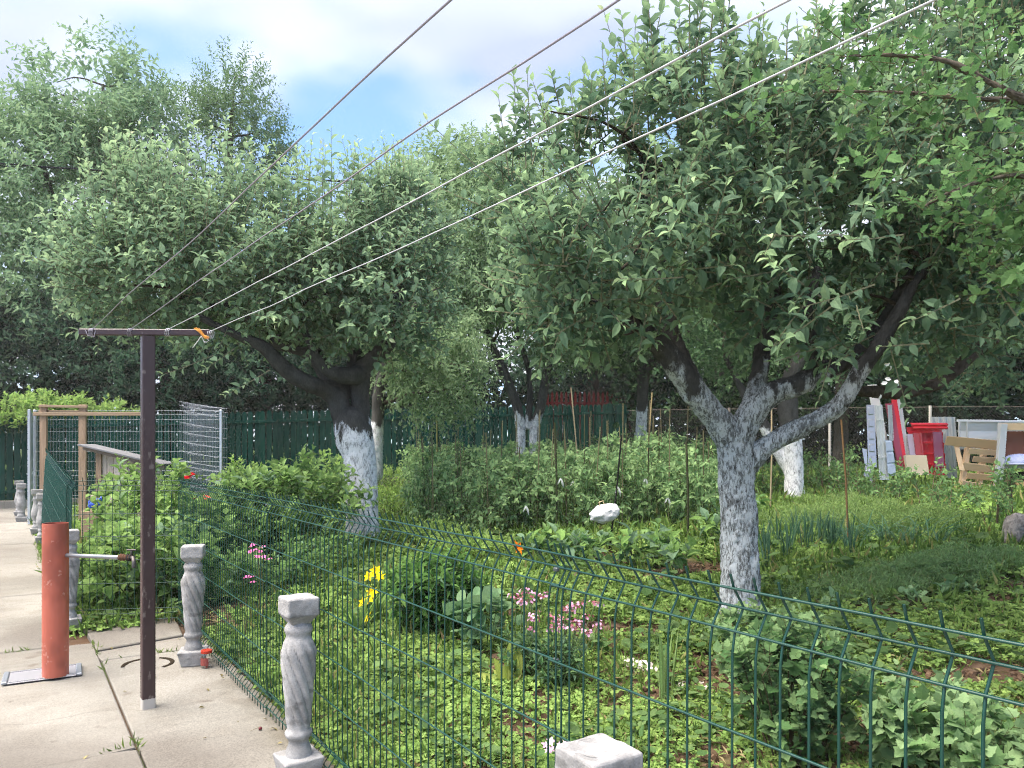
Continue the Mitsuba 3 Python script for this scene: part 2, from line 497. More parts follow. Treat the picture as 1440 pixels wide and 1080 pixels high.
def bark_colours(v, seed, dark=(.040, .033, .028), light=(.13, .115, .10), wash=None, wash_edge=.22, wash_col=(.66, .68, .72), flake=.42, moss=.0, under=(.30, .31, .33), streak=(55, 55, 14.0)):
    f = meshkit.fbm(v * A([16, 16, 5.0]), 4, seed)[:, None]
    c = A(dark) * (1 - f) + A(light) * f
    c = c * (0.7 + 0.6 * meshkit.fbm(v * A([60, 60, 24.0]), 3, seed + 1)[:, None])
    if moss:
        k = np.clip((meshkit.fbm(v * 6, 3, seed + 8) - .5) / .1, 0, 1)[:, None] * moss
        c = c * (1 - k) + A([.05, .055, .015]) * k
    if wash is not None:
        w = wash(v) if callable(wash) else np.clip((wash - v[:, 2]) / wash_edge + 0.5, 0, 1)
        g = meshkit.fbm(v * A(streak), 4, seed + 4)
        h = meshkit.fbm(v * A([9, 9, 4.0]), 3, seed + 6)
        k = np.clip((g + 0.35 * (h - .5) + 0.75 * (w - 1) - flake + .07) / .09, 0, 1)[:, None]
        tone = (0.72 + 0.5 * meshkit.fbm(v * A([14, 14, 8.0]), 3, seed + 9))[:, None]
        u = (np.clip(w, 0, 1) * np.clip((h - .34) / .12, .25, 1))[:, None] * .8
        c = c * (1 - u) + A(under) * (.55 + .9 * f) * u
        c = c * (1 - k) + A(wash_col) * np.clip(tone, 0, 1.1) * k
    return c


def bark_uv(*a, **k):
    return tone(bark_colours(*a, **k))


def wash_uv(v, seed, dark, light, top, edge):
    """(bark tone, wash left) per vertex: the wash ends at a ragged height."""
    f = meshkit.fbm(v * A([16, 16, 5.0]), 4, seed)
    ragged = (meshkit.fbm(v * A([9, 9, 3.0]), 3, seed + 6) - .5) * edge * 2.2
    w = np.clip((top + ragged - v[:, 2]) / (edge * .45) + .5, 0, 1)
    return np.stack([np.mean(dark) * (1 - f) + np.mean(light) * f, w], 1)
# ---------------------------------------------------------------- ground and pavement
def grid_axis(a, b, fine, n1):
    near = np.arange(a, b, fine)
    g = np.geomspace(fine * 2, 400, n1)
    return np.r_[(a - np.cumsum(np.r_[fine, np.diff(g)]))[::-1], near, b + np.cumsum(np.r_[fine, np.diff(g)])]


gx, gy = grid_axis(-4, 9, 0.09, 34), grid_axis(0, 13, 0.09, 34)
X, Y = np.meshgrid(gx, gy, indexing='ij')
Z = gz(X, Y) + 0.05 * (meshkit.fbm(np.stack([X * 3.5, Y * 3.5, 0 * X], -1), 3, 21) - .5) * in_garden(X, Y)
i, j = np.meshgrid(np.arange(len(gx) - 1), np.arange(len(gy) - 1), indexing='ij')
i, j = i.ravel(), j.ravel()
w = len(gy)
quads = np.stack([i * w + j, (i + 1) * w + j, (i + 1) * w + j + 1, i * w + j + 1], 1)
gpts = np.stack([X, Y, Z], -1).reshape(-1, 3)


def ramp(x, a, b):
    t = np.clip((x - a) / (b - a), 0, 1)
    return t * t * (3 - 2 * t)


def soil_colours(p):
    q = p * A([1, 1, 0])
    f, g = meshkit.fbm(q * 6, 4, 31)[:, None], meshkit.fbm(q * 30, 3, 32)[:, None]
    c = A([.060, .038, .025]) * (1 - f) + A([.15, .10, .068]) * f
    c = c + (A([.20, .15, .11]) - c) * ramp(g, .6, .8) * .7
    far = ramp(p[:, 1], 7, 15)[:, None]
    k = ramp(meshkit.fbm(q * .9, 3, 33)[:, None] + .35 * far, .52, .70)
    return c * (1 - k) + (A([.055, .095, .022]) * (1 - g) + A([.10, .15, .04]) * g) * k


scene['ground'] = mikit.ply((gpts, np.vstack([quads[:, [0, 1, 2]], quads[:, [0, 2, 3]]])), SOIL, True, color=soil_colours(gpts))
labels['ground'] = {'label': 'dark garden soil rising gently behind the wire fence', 'kind': 'structure'}
labels['sky'] = {'label': 'bright veil of white cloud with pale blue gaps', 'kind': 'structure'}


def ground_at(x, y):
    return gz(x, y) + 0.05 * (meshkit.fbm(np.stack([np.asarray(x) * 3.5, np.asarray(y) * 3.5, 0 * np.asarray(x)], -1), 3, 21) - .5) * in_garden(np.asarray(x), np.asarray(y))


labels['pavement'] = {'label': 'pale worn concrete pavement of large slabs with earthy joints', 'kind': 'structure'}


def slab(poly, z0, z1, name='concrete_slab', parent='pavement', mat=CONCRETE, bev=0.008, seed=0):
    """A slab over a polygon, its top edge worn round, its top gently uneven."""
    p = Polygon(poly).buffer(-0.006).buffer(-0.02).buffer(0.02)
    q = p.buffer(-bev)
    o = trimesh.creation.extrude_polygon(p, z1 - bev - z0, engine='earcut')
    o.apply_translation([0, 0, z0])
    k = len(q.exterior.coords)
    lo = A(p.exterior.interpolate(np.linspace(0, p.exterior.length, 80, endpoint=False)).tolist() if False else [p.exterior.interpolate(s).coords[0] for s in np.linspace(0, p.exterior.length, 80, endpoint=False)])
    hi = A([q.exterior.interpolate(q.exterior.project(__import__('shapely').geometry.Point(a))).coords[0] for a in lo])
    n = len(lo)
    v = np.vstack([np.c_[lo, np.full(n, z1 - bev)], np.c_[hi, np.full(n, z1)], [[*hi.mean(0), z1]]])
    a = np.arange(n)
    b = (a + 1) % n
    f = np.vstack([np.stack([a, b, b + n], 1), np.stack([a, b + n, a + n], 1), np.stack([a + n, b + n, a * 0 + 2 * n], 1)])
    if p.exterior.is_ccw is False:
        f = f[:, ::-1]
    bot = trimesh.Trimesh(A(o.vertices), A(o.faces), process=False)
    keep = bot.face_normals[:, 2] < 0.5
    mesh = trimesh.util.concatenate([trimesh.Trimesh(v, f, process=False), trimesh.Trimesh(bot.vertices, bot.faces[keep], process=False)])
    scene[part(parent, name)] = mikit.ply(mesh, mat)


def uvq(u0, u1, v0, v1, skew=0.0):
    return [uvpos(u0, v0), uvpos(u0 + skew, v1), uvpos(u1 + skew, v1), uvpos(u1, v0)][::-1]


for u0, u1 in ((-8.2, -5.2), (-5.2, -2.4), (-2.4, 0.40)):
    slab(uvq(u0, u1, -0.68, 0.11), -0.12, 0.0)
slab([uvpos(0.40, 0.11), uvpos(0.40, -0.68), at(133, 917, 5.84)[:2], at(257, 896, 6.33)[:2], uvpos(0.92, 0.11)][::-1], -0.12, 0.0)
slab([at(133, 917, 5.84)[:2] + [0.0, .02], at(257, 896, 6.33)[:2] + [0, .02], uvpos(1.30, 0.0), at(244, 868, 7.02)[:2], at(104, 884, 6.68)[:2], at(120, 889, 6.48)[:2]], -0.10, 0.012)
for v0, v1, off in ((-3.2, -0.68, 0.0), (-5.8, -3.2, 0.9), (-8.4, -5.8, 0.3), (-11, -8.4, 1.1)):
    for k in range(-3, 8 if v0 > -4 else 7):
        u0 = 1.05 + off + 2.6 * (k - 1)
        u1 = u0 + 2.6
        slab(uvq(u0, u1, v0, min(v1, -0.68) if u1 < 1.5 or v1 < -1 else -0.87), -0.12, 0.0 + 0.004 * ((k * 7 + int(v0)) % 3 - 1))
# the broken ring groove beside the post: earth lying in a ring cut round a patch of cement
c0 = at(208, 934, 5.516)[:2]
for a0, a1 in ((-0.5, 1.5), (1.75, 3.7)):
    th = np.linspace(a0, a1, 20)
    mm = M()
    for r0, r1, zz, cc in ((0.15, 0.172, 0.0062, (.035, .028, .02)),):
        rr = 0.007 * (meshkit.fbm(np.stack([th * 4, th * 0, th * 0], 1), 3, 2) - .35) * 1.6
        ring = [np.c_[c0[0] + (q + s * rr) * np.cos(th), c0[1] + (q + s * rr) * np.sin(th), np.full(20, z)] for q, s, z in ((r0 - .006, 1, .001), (r0, 1, zz), (r1, -1, zz), (r1 + .006, -1, .001))]
        a = np.arange(19)
        for s in range(3):
            f = np.vstack([np.stack([a + s * 20, a + s * 20 + 20, a + s * 20 + 21], 1), np.stack([a + s * 20, a + s * 20 + 21, a + s * 20 + 1], 1)])
            if s == 0:
                mm.add(np.vstack(ring), f, cc)
            else:
                mm.add(np.vstack(ring), f, cc)
    mm.put(part('pavement', 'earth_groove', label='dark earthy ring groove round a cement patch by the brown post'), MATT)

# ---------------------------------------------------------------- metal plate and orange pipe, tap pipe
k = thing('metal_plate', 'flat grey metal plate on the pavement under the orange pipe', 'plate')
pc = [at(3, 966, 4.99), at(118, 951, 5.22), at(106, 934, 5.52), at(10, 950, 5.24)]
pc = A([[p[0], p[1], 0.0] for p in pc])
ctr = pc.mean(0)
ex, ey = unit(pc[1] - pc[0]), unit(pc[3] - pc[0])
wx, wy = np.linalg.norm(pc[1] - pc[0]), np.linalg.norm(pc[3] - pc[0])
ey = unit(ey - ex * (ex @ ey))
R = np.stack([ex, ey, [0, 0, 1]], 1)
M().box(ctr + [0, 0, .009], (wx - .07, wy, .010), (.46, .46, .49), R, .003).put(part(k, 'sheet'), METAL)
for s in (-1, 1):
    M().box(ctr + ex * s * (wx / 2 - .018) + A([0, 0, .013]), (.034, wy, .020), (.33, .36, .40), R, .005).put(part(k, 'edge_strip'), METAL)
    M().box(ctr + ey * s * (wy / 2 - .006) + A([0, 0, .017]), (wx - .075, .010, .006), (.26, .27, .29), R, .002).put(part(k, 'seam'), METAL)
pp = at(78, 954, 5.20)
PX = A([pp[0], 5.20, 0.015])
k = thing('standing_pipe', 'orange plastic drain pipe standing upright on a metal plate', 'pipe')
th = np.linspace(0, 2 * np.pi, 49)[:-1]
prof = [(.0795, 0), (.0795, .35), (.0795, .7), (.0795, 1.02), (.0785, 1.028), (.0745, 1.028), (.0745, .6), (.0745, .1)]
v = np.vstack([np.c_[PX[0] + r * np.cos(th), PX[1] + r * np.sin(th), np.full(48, PX[2] + z)] for r, z in prof])
a = np.arange(48)
b = (a + 1) % 48
f = np.vstack([np.vstack([np.stack([a + s * 48, b + s * 48, b + s * 48 + 48], 1), np.stack([a + s * 48, b + s * 48 + 48, a + s * 48 + 48], 1)]) for s in range(len(prof) - 1)])
scene[part(k, 'wall')] = mikit.ply((v, f), PIPE, 35)
k = thing('water_pipe', 'thin grey water pipe running sideways from the orange pipe', 'pipe')
z = 0.825
p0, p1 = A([PX[0] + .06, 5.20, z]), A([at(170, 782, 5.02)[0], 5.02, z + .012])
M().tube([p0, p0 * .5 + p1 * .5, p1], .0135, (.30, .32, .34), 12).put(part(k, 'tube'), METAL, True)
mm = M()
e = p1 + (p1 - p0) * .18
mm.tube([p1 - (p1 - p0) * .02, p1 + (p1 - p0) * .03, p1 + (p1 - p0) * .10, e], [.02, .021, .017, .019], (.085, .045, .03), 12)
for q in (.0, .05, .12, .16):
    c = p1 + (p1 - p0) * q
    mm.tube([c - [.006, 0, 0], c, c + [.006, 0, 0]], [.021, .025, .021], (.13, .075, .05) if q < .1 else (.05, .045, .045), 10)
mm.put(part(k, 'rusty_joint', label='rusty brown wrapped joint'), MATT, True)
mm = M().tube([e, e + [.02, -.02, .0], e + [.035, -.04, -.02], e + [.036, -.045, -.06]], [.015, .014, .013, .012], (.10, .09, .085), 10)
mm.tube([e + [.0, 0, .015], e + [.0, 0, .045]], .008, (.09, .08, .08), 8).tube([e + [-.03, 0, .05], e + [.03, 0, .05]], .006, (.09, .08, .08), 8)
mm.put(part(k, 'tap'), METAL, True)

# ---------------------------------------------------------------- clothesline post and lines
PO = A([at(208, 995, 4.595)[0], 4.595, 0.0])
k = thing('clothesline_post', 'tall dark brown steel post with a crossbar holding four clotheslines', 'clothesline post')


def square_tube(m, c, z0, z1, w, rad, col, rot):
    th = np.concatenate([np.linspace(a, a + np.pi / 2, 6) for a in (0, np.pi / 2, np.pi, 3 * np.pi / 2)])
    cx = np.concatenate([np.full(6, s) for s in (1, -1, -1, 1)]) * (w / 2 - rad) + rad * np.cos(th)
    cy = np.concatenate([np.full(6, s) for s in (1, 1, -1, -1)]) * (w / 2 - rad) + rad * np.sin(th)
    x, y = cx * math.cos(rot) - cy * math.sin(rot), cx * math.sin(rot) + cy * math.cos(rot)
    n = len(x)
    v = np.vstack([np.c_[x, y, np.full(n, z)] for z in (z0, z1)] + [[[0, 0, z0]], [[0, 0, z1]]]) + c
    a = np.arange(n)
    b = (a + 1) % n
    f = np.vstack([np.stack([a, b, b + n], 1), np.stack([a, b + n, a + n], 1), np.stack([b, a, a * 0 + 2 * n], 1), np.stack([a + n, b + n, a * 0 + 2 * n + 1], 1)])
    m.add(v, f, col)
    return m


rot = 0.62
lean = A([-.008, 0, 0])
square_tube(M(), PO, .06, 2.215, .074, .009, (.03, .016, .018), rot).put(part(k, 'post'), BROWN, False)
square_tube(M(), PO, .0, .0605, .0746, .009, (.42, .40, .37), rot).put(part(k, 'bare_foot', label='unpainted grey foot of the post'), MATT, False)
bz = EYE + (630 - 467.5) * 4.595 / F
bar0, bar1 = at(112, 467, 4.595), at(296, 468, 4.595)
M().beam(bar0, bar1, .036, .038, (.03, .016, .018), b=.005).put(part(k, 'crossbar'), BROWN)
LD = unit(A([0.695, -1.0, -0.0166]))
line_names = ['clothesline tied at the outer end of the crossbar, highest against the sky', 'clothesline second from the outer end of the crossbar',
              'clothesline just inside the orange cord knot, third along the crossbar', 'lowest clothesline, leaving the crossbar beside the orange cord knot']
for q, px in enumerate((130, 184, 237, 296)):
    p = at(px, 463 + 3 * (q == 3), 4.595)
    t = np.linspace(0, 9.5, 60)
    r_ = np.random.default_rng(q)
    pts = p + LD * t[:, None]
    pts[:, 2] += (0.009, -0.003, -0.024, 0.011)[q] * np.clip(t / 4.2, 0, 1.2)
    kink = np.cumsum(r_.normal(size=60)) * .0035
    pts[:, 2] += np.convolve(kink, np.ones(3) / 3, 'same') * np.clip(t / 1.5, 0, 1)
    key = thing('clothesline', line_names[q], 'clothesline')
    col = (.30, .29, .33) if q < 2 else (.50, .51, .54)
    M().tube(pts, .0019, col, 6).put(part(key, 'cord'), MATT, True)
    mm = M()
    for a in np.linspace(0, 5.4, 3 if q else 5):
        th = np.linspace(0, 2 * np.pi, 10)
        c = p + A([a * .004 - .01, 0, -.018])
        mm.tube(np.c_[c[0] + 0.004 * np.sin(th), c[1] + .024 * np.cos(th), c[2] + .024 * np.sin(th)], .0028, col, 5)
    if q == 0:
        mm.tube([p + [-.03, -.02, -.01], p + [-.015, -.025, -.04], p + [.02, -.02, -.05], p + [.03, -.02, -.01]], .0026, col, 5)
    mm.put(part(key, 'knot'), MATT, True)
key = thing('cord_knot', 'bunch of orange cord ends knotted round the crossbar end', 'cord')
mm = M()
r_ = np.random.default_rng(3)
b = at(284, 468, 4.57)
for q in range(9):
    o = r_.normal(size=3) * [.012, .008, .006]
    mm.tube([b + o + [-.035, 0, .022], b + o * .6 + [-.01, -.012, .006], b + [.012, -.012, -.018] + o * .4, b + [.03, -.008, -.035] + o], .0032, leaf_cols(1, (.62, .27, .06), (.80, .42, .12), r_)[0], 5)
mm.put(part(key, 'cord_bunch'), MATT, True)
mm = M()
for q, (dx, dz) in enumerate(((-.05, -.09), (.02, -.06))):
    mm.tube([b + [.0, -.01, -.02], b + [dx * .3, -.012, dz * .5], b + [dx, -.01, dz]], .0026, (.62, .62, .60), 5)
mm.tube([b + [.032, -.008, -.036], b + [.045, -.01, -.045], b + [.03, -.01, -.058], b + [.012, -.01, -.05]], .003, (.7, .7, .7), 5)
mm.put(part(key, 'loose_end'), MATT, True)

# the dark cables far behind
for n, (pxs, lab) in enumerate((([(-160, 218), (0, 230), (150, 240), (420, 252), (700, 262)], 'thick dark power cable passing before the walnut tree'),
                                ([(-160, 224), (0, 233), (250, 244), (530, 258), (760, 266)], 'thin dark cable hanging just under the thick power cable'))):
    pts = A([at(a, b, 24) for a, b in pxs])
    key = thing('power_cable', lab, 'cable')
    M().tube(pts_path(np.c_[pts, np.full(len(pts), .02)], 24)[:, :3], .022 if n == 0 else .012, (.03, .03, .035), 6).put(key, MATT, True)

# ---------------------------------------------------------------- balusters
BROT = math.atan2(FD[1], FD[0])


def baluster_mesh(twist, H, s=1.0):
    """(column surface, cap, foot) of one cast concrete baluster; twist = spiral fluted shaft, else a turned one."""
    z = np.linspace(0.0, 1, 78)
    pts = ([(0, .060), (.13, .060), (.16, .058), (.19, .047), (.215, .045), (.235, .062), (.255, .065), (.272, .052), (.30, .053), (.45, .060), (.62, .073), (.70, .076), (.755, .066),
            (.785, .054), (.80, .060), (.82, .066), (.838, .062), (.86, .047), (.885, .046), (.91, .058), (1, .058)] if twist else
           [(0, .060), (.13, .062), (.17, .066), (.20, .054), (.23, .05), (.26, .06), (.29, .05), (.33, .062), (.42, .078), (.50, .076), (.60, .06), (.70, .048), (.76, .050), (.785, .062),
            (.81, .05), (.86, .046), (.89, .06), (1, .06)])
    r = np.interp(z, *zip(*pts)) * s
    nt = 64
    th = np.arange(nt) * 2 * np.pi / nt
    amp = np.interp(z, [.26, .33, .70, .77], [0, 1, 1, 0]) if twist else 0 * z
    flute = np.abs(np.sin(4.5 * (th[None] + 5.2 * z[:, None])))
    rr = r[:, None] * (1 + amp[:, None] * (0.26 * flute ** 0.8 - 0.15))
    v = np.stack([rr * np.cos(th), rr * np.sin(th), np.broadcast_to(z[:, None] * H, rr.shape)], -1).reshape(-1, 3)
    i, j = np.meshgrid(np.arange(len(z) - 1), np.arange(nt), indexing='ij')
    i, j = i.ravel(), j.ravel()
    q = np.stack([i * nt + j, i * nt + (j + 1) % nt, (i + 1) * nt + (j + 1) % nt, (i + 1) * nt + j], 1)
    return v, np.vstack([q[:, [0, 1, 2]], q[:, [0, 2, 3]]])


def rough_block(w, h, taper, seed, c):
    """A cast block, its edges worn; taper = how far the lower (or, negative, the upper) face draws in."""
    m = m3.Manifold.batch_hull([m3.Manifold.sphere(.010, 12).translate([sx * (w / 2 - .010 - (taper if (taper > 0) == (sz < 0) and zz == 0 else 0) * abs(1)), sy * (w / 2 - .010 - (taper if (taper > 0) == (sz < 0) and zz == 0 else 0)), hz])
                                for sx in (-1, 1) for sy in (-1, 1) for sz, zz, hz in ((-1, 0, .010), (-1, 1, h * .38), (1, 0, h - .010), (1, 1, h * .62))])
    me = m.refine_to_length(.014).to_mesh()
    t = trimesh.Trimesh(A(me.vert_properties[:, :3], float), A(me.tri_verts), process=True)
    v = A(t.vertices)
    v = v + A(t.vertex_normals) * ((meshkit.fbm(v * 40 + c * 3, 3, seed) - .5) * .007)[:, None]
    return v, A(t.faces)


def baluster(x, y, H, twist, label, seed, s=1.0, rotz=0.0, z0=0.0, group=None):
    k = thing('baluster', label, 'baluster', group)
    tw = T().translate([float(x), float(y), z0]).rotate([0, 0, 1], math.degrees(BROT + rotz))
    v, f = baluster_mesh(twist, H, s)
    v = v + ((meshkit.fbm(v * 45, 3, seed) - .5) * .003)[:, None] * unit(v * [1, 1, 0])
    scene[part(k, 'shaft')] = {**mikit.ply((v, f), CAST, True), 'to_world': tw}
    w = .150 * s
    v, f = rough_block(w, .125 * H / .853, .028, seed, seed)
    scene[part(k, 'cap')] = {**mikit.ply((v + [0, 0, H - .125 * H / .853], f), CAST, 40), 'to_world': tw}
    v, f = rough_block(w, .11 * H / .853, -.020, seed + 1, seed)
    scene[part(k, 'foot')] = {**mikit.ply((v, f), CAST, 40), 'to_world': tw}


baluster(-1.004, 3.62, .853, True, 'grey twisted concrete baluster, full height, halfway along the near pavement edge', 2, rotz=.04)
baluster(-2.287, 5.52, .853, True, 'grey twisted concrete baluster with a glass jar at its foot', 5, rotz=-.32)
baluster(.2015, 1.79, .853, True, 'pale square baluster top rising from the bottom edge of the view', 8, rotz=.02)
baluster(at(97, 885, 6.55)[0], 6.55, .853, True, 'twisted baluster half hidden behind the orange pipe', 11)
for q, (px, Yb, h, lab) in enumerate(((72, 11.0, .80, 'grey turned baluster with the dark stained cap above the orange pipe'), (60, 12.6, .80, 'turned baluster close behind the one with the stained cap'),
                                      (52, 13.9, .80, 'turned baluster beside the foot of the pale kennel panel'), (30, 16.2, .80, 'pale turned baluster standing outside the pale kennel panel'), (27, 17.6, .80, 'farthest baluster of the row, close to the green fence'))):
    baluster(at(px, 700, Yb)[0], Yb, h, False, lab, 20 + q, s=1.22)

# glass jar with a red lid
jp = at(286, 933, 5.45)
JP = A([jp[0] + .03, 5.43, 0.0])
k = thing('glass_jar', 'small glass jar with a red lid at the foot of a baluster', 'jar')


def lathe(prof, n=24, c=(0, 0, 0)):
    th = np.arange(n) * 2 * np.pi / n
    v = np.vstack([np.c_[r * np.cos(th), r * np.sin(th), np.full(n, z)] for r, z in prof]) + c
    a = np.arange(n)
    b = (a + 1) % n
    return v, np.vstack([np.vstack([np.stack([a + s * n, b + s * n, b + s * n + n], 1), np.stack([a + s * n, b + s * n + n, a + s * n + n], 1)]) for s in range(len(prof) - 1)])


scene[part(k, 'glass')] = mikit.ply(lathe([(.001, .002), (.034, .002), (.038, .008), (.038, .085), (.033, .098), (.033, .108)], 28, JP), 'm_glass', True)
M().add(*lathe([(.001, .132), (.034, .132), (.037, .128), (.037, .108), (.034, .106)], 28, JP), (.62, .05, .03)).put(part(k, 'lid'), PAINT, 40)if False else None
mm = M()
mm.add(*lathe([(.036, .104), (.038, .106), (.038, .122), (.035, .126), (.001, .126)], 28, JP), (.40, .05, .03))
mm.put(part(k, 'lid'), MATT)
th = np.linspace(2.6, 5.4, 14)
v = np.vstack([np.c_[JP[0] + .0388 * np.cos(th), JP[1] + .0388 * np.sin(th), np.full(14, z)] for z in (.022, .075)])
a = np.arange(13)
M().add(v, np.vstack([np.stack([a, a + 1, a + 15], 1), np.stack([a, a + 15, a + 14], 1)]), (.24, .07, .06)).put(part(k, 'paper_label', label='faded red paper label'), MATT, True)
mm = M()
for q in range(14):
    r_ = np.random.default_rng(q)
    o = A([r_.uniform(-.02, .02), r_.uniform(-.02, .02), .006 + .004 * q])
    mm.box(JP + o, (.018, .012, .007), leaf_cols(1, (.30, .05, .04), (.5, .42, .36), r_)[0], trimesh.transformations.random_rotation_matrix(r_.random(3))[:3, :3])
mm.put(part(k, 'scraps'), MATT)
key = thing('cherry', 'dark red cherry lying alone on the pavement', 'cherry')
cp = at(366, 1027, 1082 * 1.55 / 397)
M().mesh(trimesh.creation.icosphere(2, .010).apply_translation([cp[0], cp[1], .010]), (.10, .008, .012)).put(part(key, 'fruit'), PAINT, True)
M().tube([[cp[0] - .005, cp[1], .016], [cp[0] - .02, cp[1] - .01, .014], [cp[0] - .045, cp[1] - .02, .004]], .0012, (.12, .09, .04), 5).put(part(key, 'stalk'), MATT, True)

# ---------------------------------------------------------------- green wire panels
WG = (.006, .046, .034)


def wire_panel(key, p, q, z0, z1, prof, hz, spacing, col, side, r=.0029, rh=.0031, mat=PAINT, lean=0.0, first=0.0):
    """A welded wire panel from p to q (xy), foot heights z0 at p and z1 at q. prof: (height, bulge) of every upright; hz: heights of the cross wires."""
    p, q = A(p, float), A(q, float)
    L = np.linalg.norm(q - p)
    d = (q - p) / L
    n = A([-d[1], d[0]]) * side
    H, B = A(prof).T
    n_w = int((L - first - .012) / spacing) + 1
    r_ = np.random.default_rng(int(L * 1000) + len(key))
    for i in range(n_w):
        s = first + .006 + i * spacing
        base = z0 + (z1 - z0) * s / L
        ln = lean * s / L
        jit = r_.normal() * .0012
        pts = np.c_[p[0] + d[0] * (s + jit) + n[0] * (B + ln * H), p[1] + d[1] * (s + jit) + n[1] * (B + ln * H), base + H]
        M().tube(pts, r, col, 5).put(part(key, 'upright_wire'), mat, True)
    for h in hz:
        b = float(np.interp(h, H, B)) if H[0] < H[-1] else float(np.interp(h, H[::-1], B[::-1]))
        k = max(2, int(L / .3))
        s = np.linspace(0, L, k)
        o = b + lean * s / L * h - r - rh
        sag = r_.normal(size=k) * .0008
        pts = np.c_[p[0] + d[0] * s + n[0] * o, p[1] + d[1] * s + n[1] * o, z0 + (z1 - z0) * s / L + h + sag]
        M().tube(pts, rh, col, 5).put(part(key, 'cross_wire'), mat, True)


PROF = [(0.0, .0), (.045, .0), (.090, .034), (.135, .006), (.2, 0), (.7, 0), (1.12, 0.002), (1.165, .010), (1.210, .036), (1.253, .006), (1.282, -.004)]
HZ = [.045, .090, .135, .36, .565, .77, .965, 1.165, 1.210, 1.253]
LB = ['green welded wire fence panel crossing the lower right of the garden', 'green wire fence panel behind the full-height twisted baluster',
      'green wire fence panel ending at the corner behind the brown post', 'short green wire panel closing the gap behind the brown post',
      'green wire panel seen almost edge on, sloping up beside the turned balusters', 'second green wire panel leaning against the one sloping up the balustrade']
seg = [(-5.6, -4.28 + .04, 0), (-4.28, -1.42, 0), (-1.46, 1.34, 0)]
for q, (u0, u1, dz) in enumerate(seg):
    k = thing('wire_fence_panel', LB[q], 'fence panel', 'green wire fence panels')
    off = .012 * (q % 2)
    wire_panel(k, uvpos(u0, off), uvpos(u1, off), .012, .012, PROF, HZ, .0605, WG, -1)
    for h in (.36, .965, 1.21):
        c = uvpos(u1 - .02, .006)
        M().box([c[0], c[1], h + .012], (.018, .012, .012), (.10, .12, .12), np.stack([np.r_[FD, 0], np.r_[FN, 0], [0, 0, 1]], 1), .003).put(part(k, 'clip'), METAL)
CC = uvpos(1.35, 0)
EE = at(104, 883, 6.64)[:2]
k = thing('wire_fence_panel', LB[3], 'fence panel', 'green wire fence panels')
wire_panel(k, EE, CC, .012, .012, PROF, HZ, .0605, WG, 1)
far = at(64, 700, 10.6)[:2]
for q, (sh, dz, ln) in enumerate(((0, 0, 0.0), (.06, .02, .05))):
    k = thing('wire_fence_panel', LB[4 + q], 'fence panel', 'green wire fence panels')
    a, b = EE + FN * (-.02 - sh * .4), far + FN * (-sh)
    L = np.linalg.norm(b - a)
    wire_panel(k, a + (b - a) * (.0 + .05 * q), b, .03 + dz, .25 + dz, PROF, HZ, .0605, WG, -1, .0042, lean=ln)
# ---------------------------------------------------------------- trees
def px_limb(pts, Y):
    """(column, row, depth offset, half width in photo pixels) -> (x, y, z, radius)."""
    return [(*at(a, b, Y + d), w * (Y + d) / F) for a, b, d, w in pts]


def px_ell(e, Y):
    return [(at(a, b, Y + d), A([rx * (Y + d) / F, ry_, rz * (Y + d) / F])) for a, b, d, rx, rz, ry_ in e]


LEAF_VAR = {}


def leaf_pieces(key, arr, n, mat, name='leaf', per=5):
    """The n leaves of arr that show largest from the path as entries of their own; the rest is returned."""
    P, D, N, S, W, tpl, C = arr
    d = np.linalg.norm(P - A([0, 0, EYE]), axis=1) / S
    ok = (np.abs(P[:, 0] / np.maximum(P[:, 1], .1)) < .66) & (P[:, 1] > .5)
    order = np.argsort(np.where(ok, d, 1e9))[:n]
    tint = C[order]
    for k, i in enumerate(order):
        grp = (tpl, mat, int(tint[k, 1] * 40), int(tint[k, 0] * 40))
        if grp not in LEAF_VAR:
            v0, f0 = TPL[tpl]
            LEAF_VAR[grp] = mikit.ply((v0, f0), mat, False, uv=paint(np.broadcast_to(C[i], v0.shape)))
        y = unit(D[i])
        x = unit(np.cross(y, N[i]))
        z = np.cross(x, y)
        m = np.eye(4)
        m[:3, 0], m[:3, 1], m[:3, 2], m[:3, 3] = x * S[i] * W[i], y * S[i], z * S[i], P[i]
        scene[part(key, name)] = {**LEAF_VAR[grp], 'to_world': T(m)}
    keep = np.ones(len(P), bool)
    keep[order] = False
    return tuple(a[keep] if isinstance(a, np.ndarray) and len(a) == len(keep) else a for a in arr)


def join(arrs):
    return tuple(np.concatenate([a[k] for a in arrs]) if k != 5 else arrs[0][5] for k in range(7))


def branchlets(key, limb_pts, targets, r, r0=.022, col=(.055, .045, .036), name='branch', mat=None):
    """Branches from the limbs out into the crown, each a part of its own."""
    for t in targets:
        d = np.linalg.norm(limb_pts[:, :3] - t, axis=1) + 0.7 * np.maximum(limb_pts[:, 2] - t[2], 0)
        s = limb_pts[np.argmin(d)]
        a, b = s[:3], np.asarray(t)
        mid = a * .5 + b * .5 + A([0, 0, .10 * np.linalg.norm(b - a)]) + r.normal(size=3) * .06
        q = pts_path([(*a, 1), (*(a * .75 + mid * .25 + r.normal(size=3) * .03), 1), (*mid, 1), (*b, 1)], 9, .012, r)[:, :3]
        rr = np.linspace(min(r0, s[3] * .7), r0 * .25, 9)
        v, f, _ = tube(q, rr, 6)
        scene[part(key, name)] = mikit.ply((v, f), mat or BARK, True, uv=bark_uv(v, 3, A(col) * .7, A(col) * 1.7))


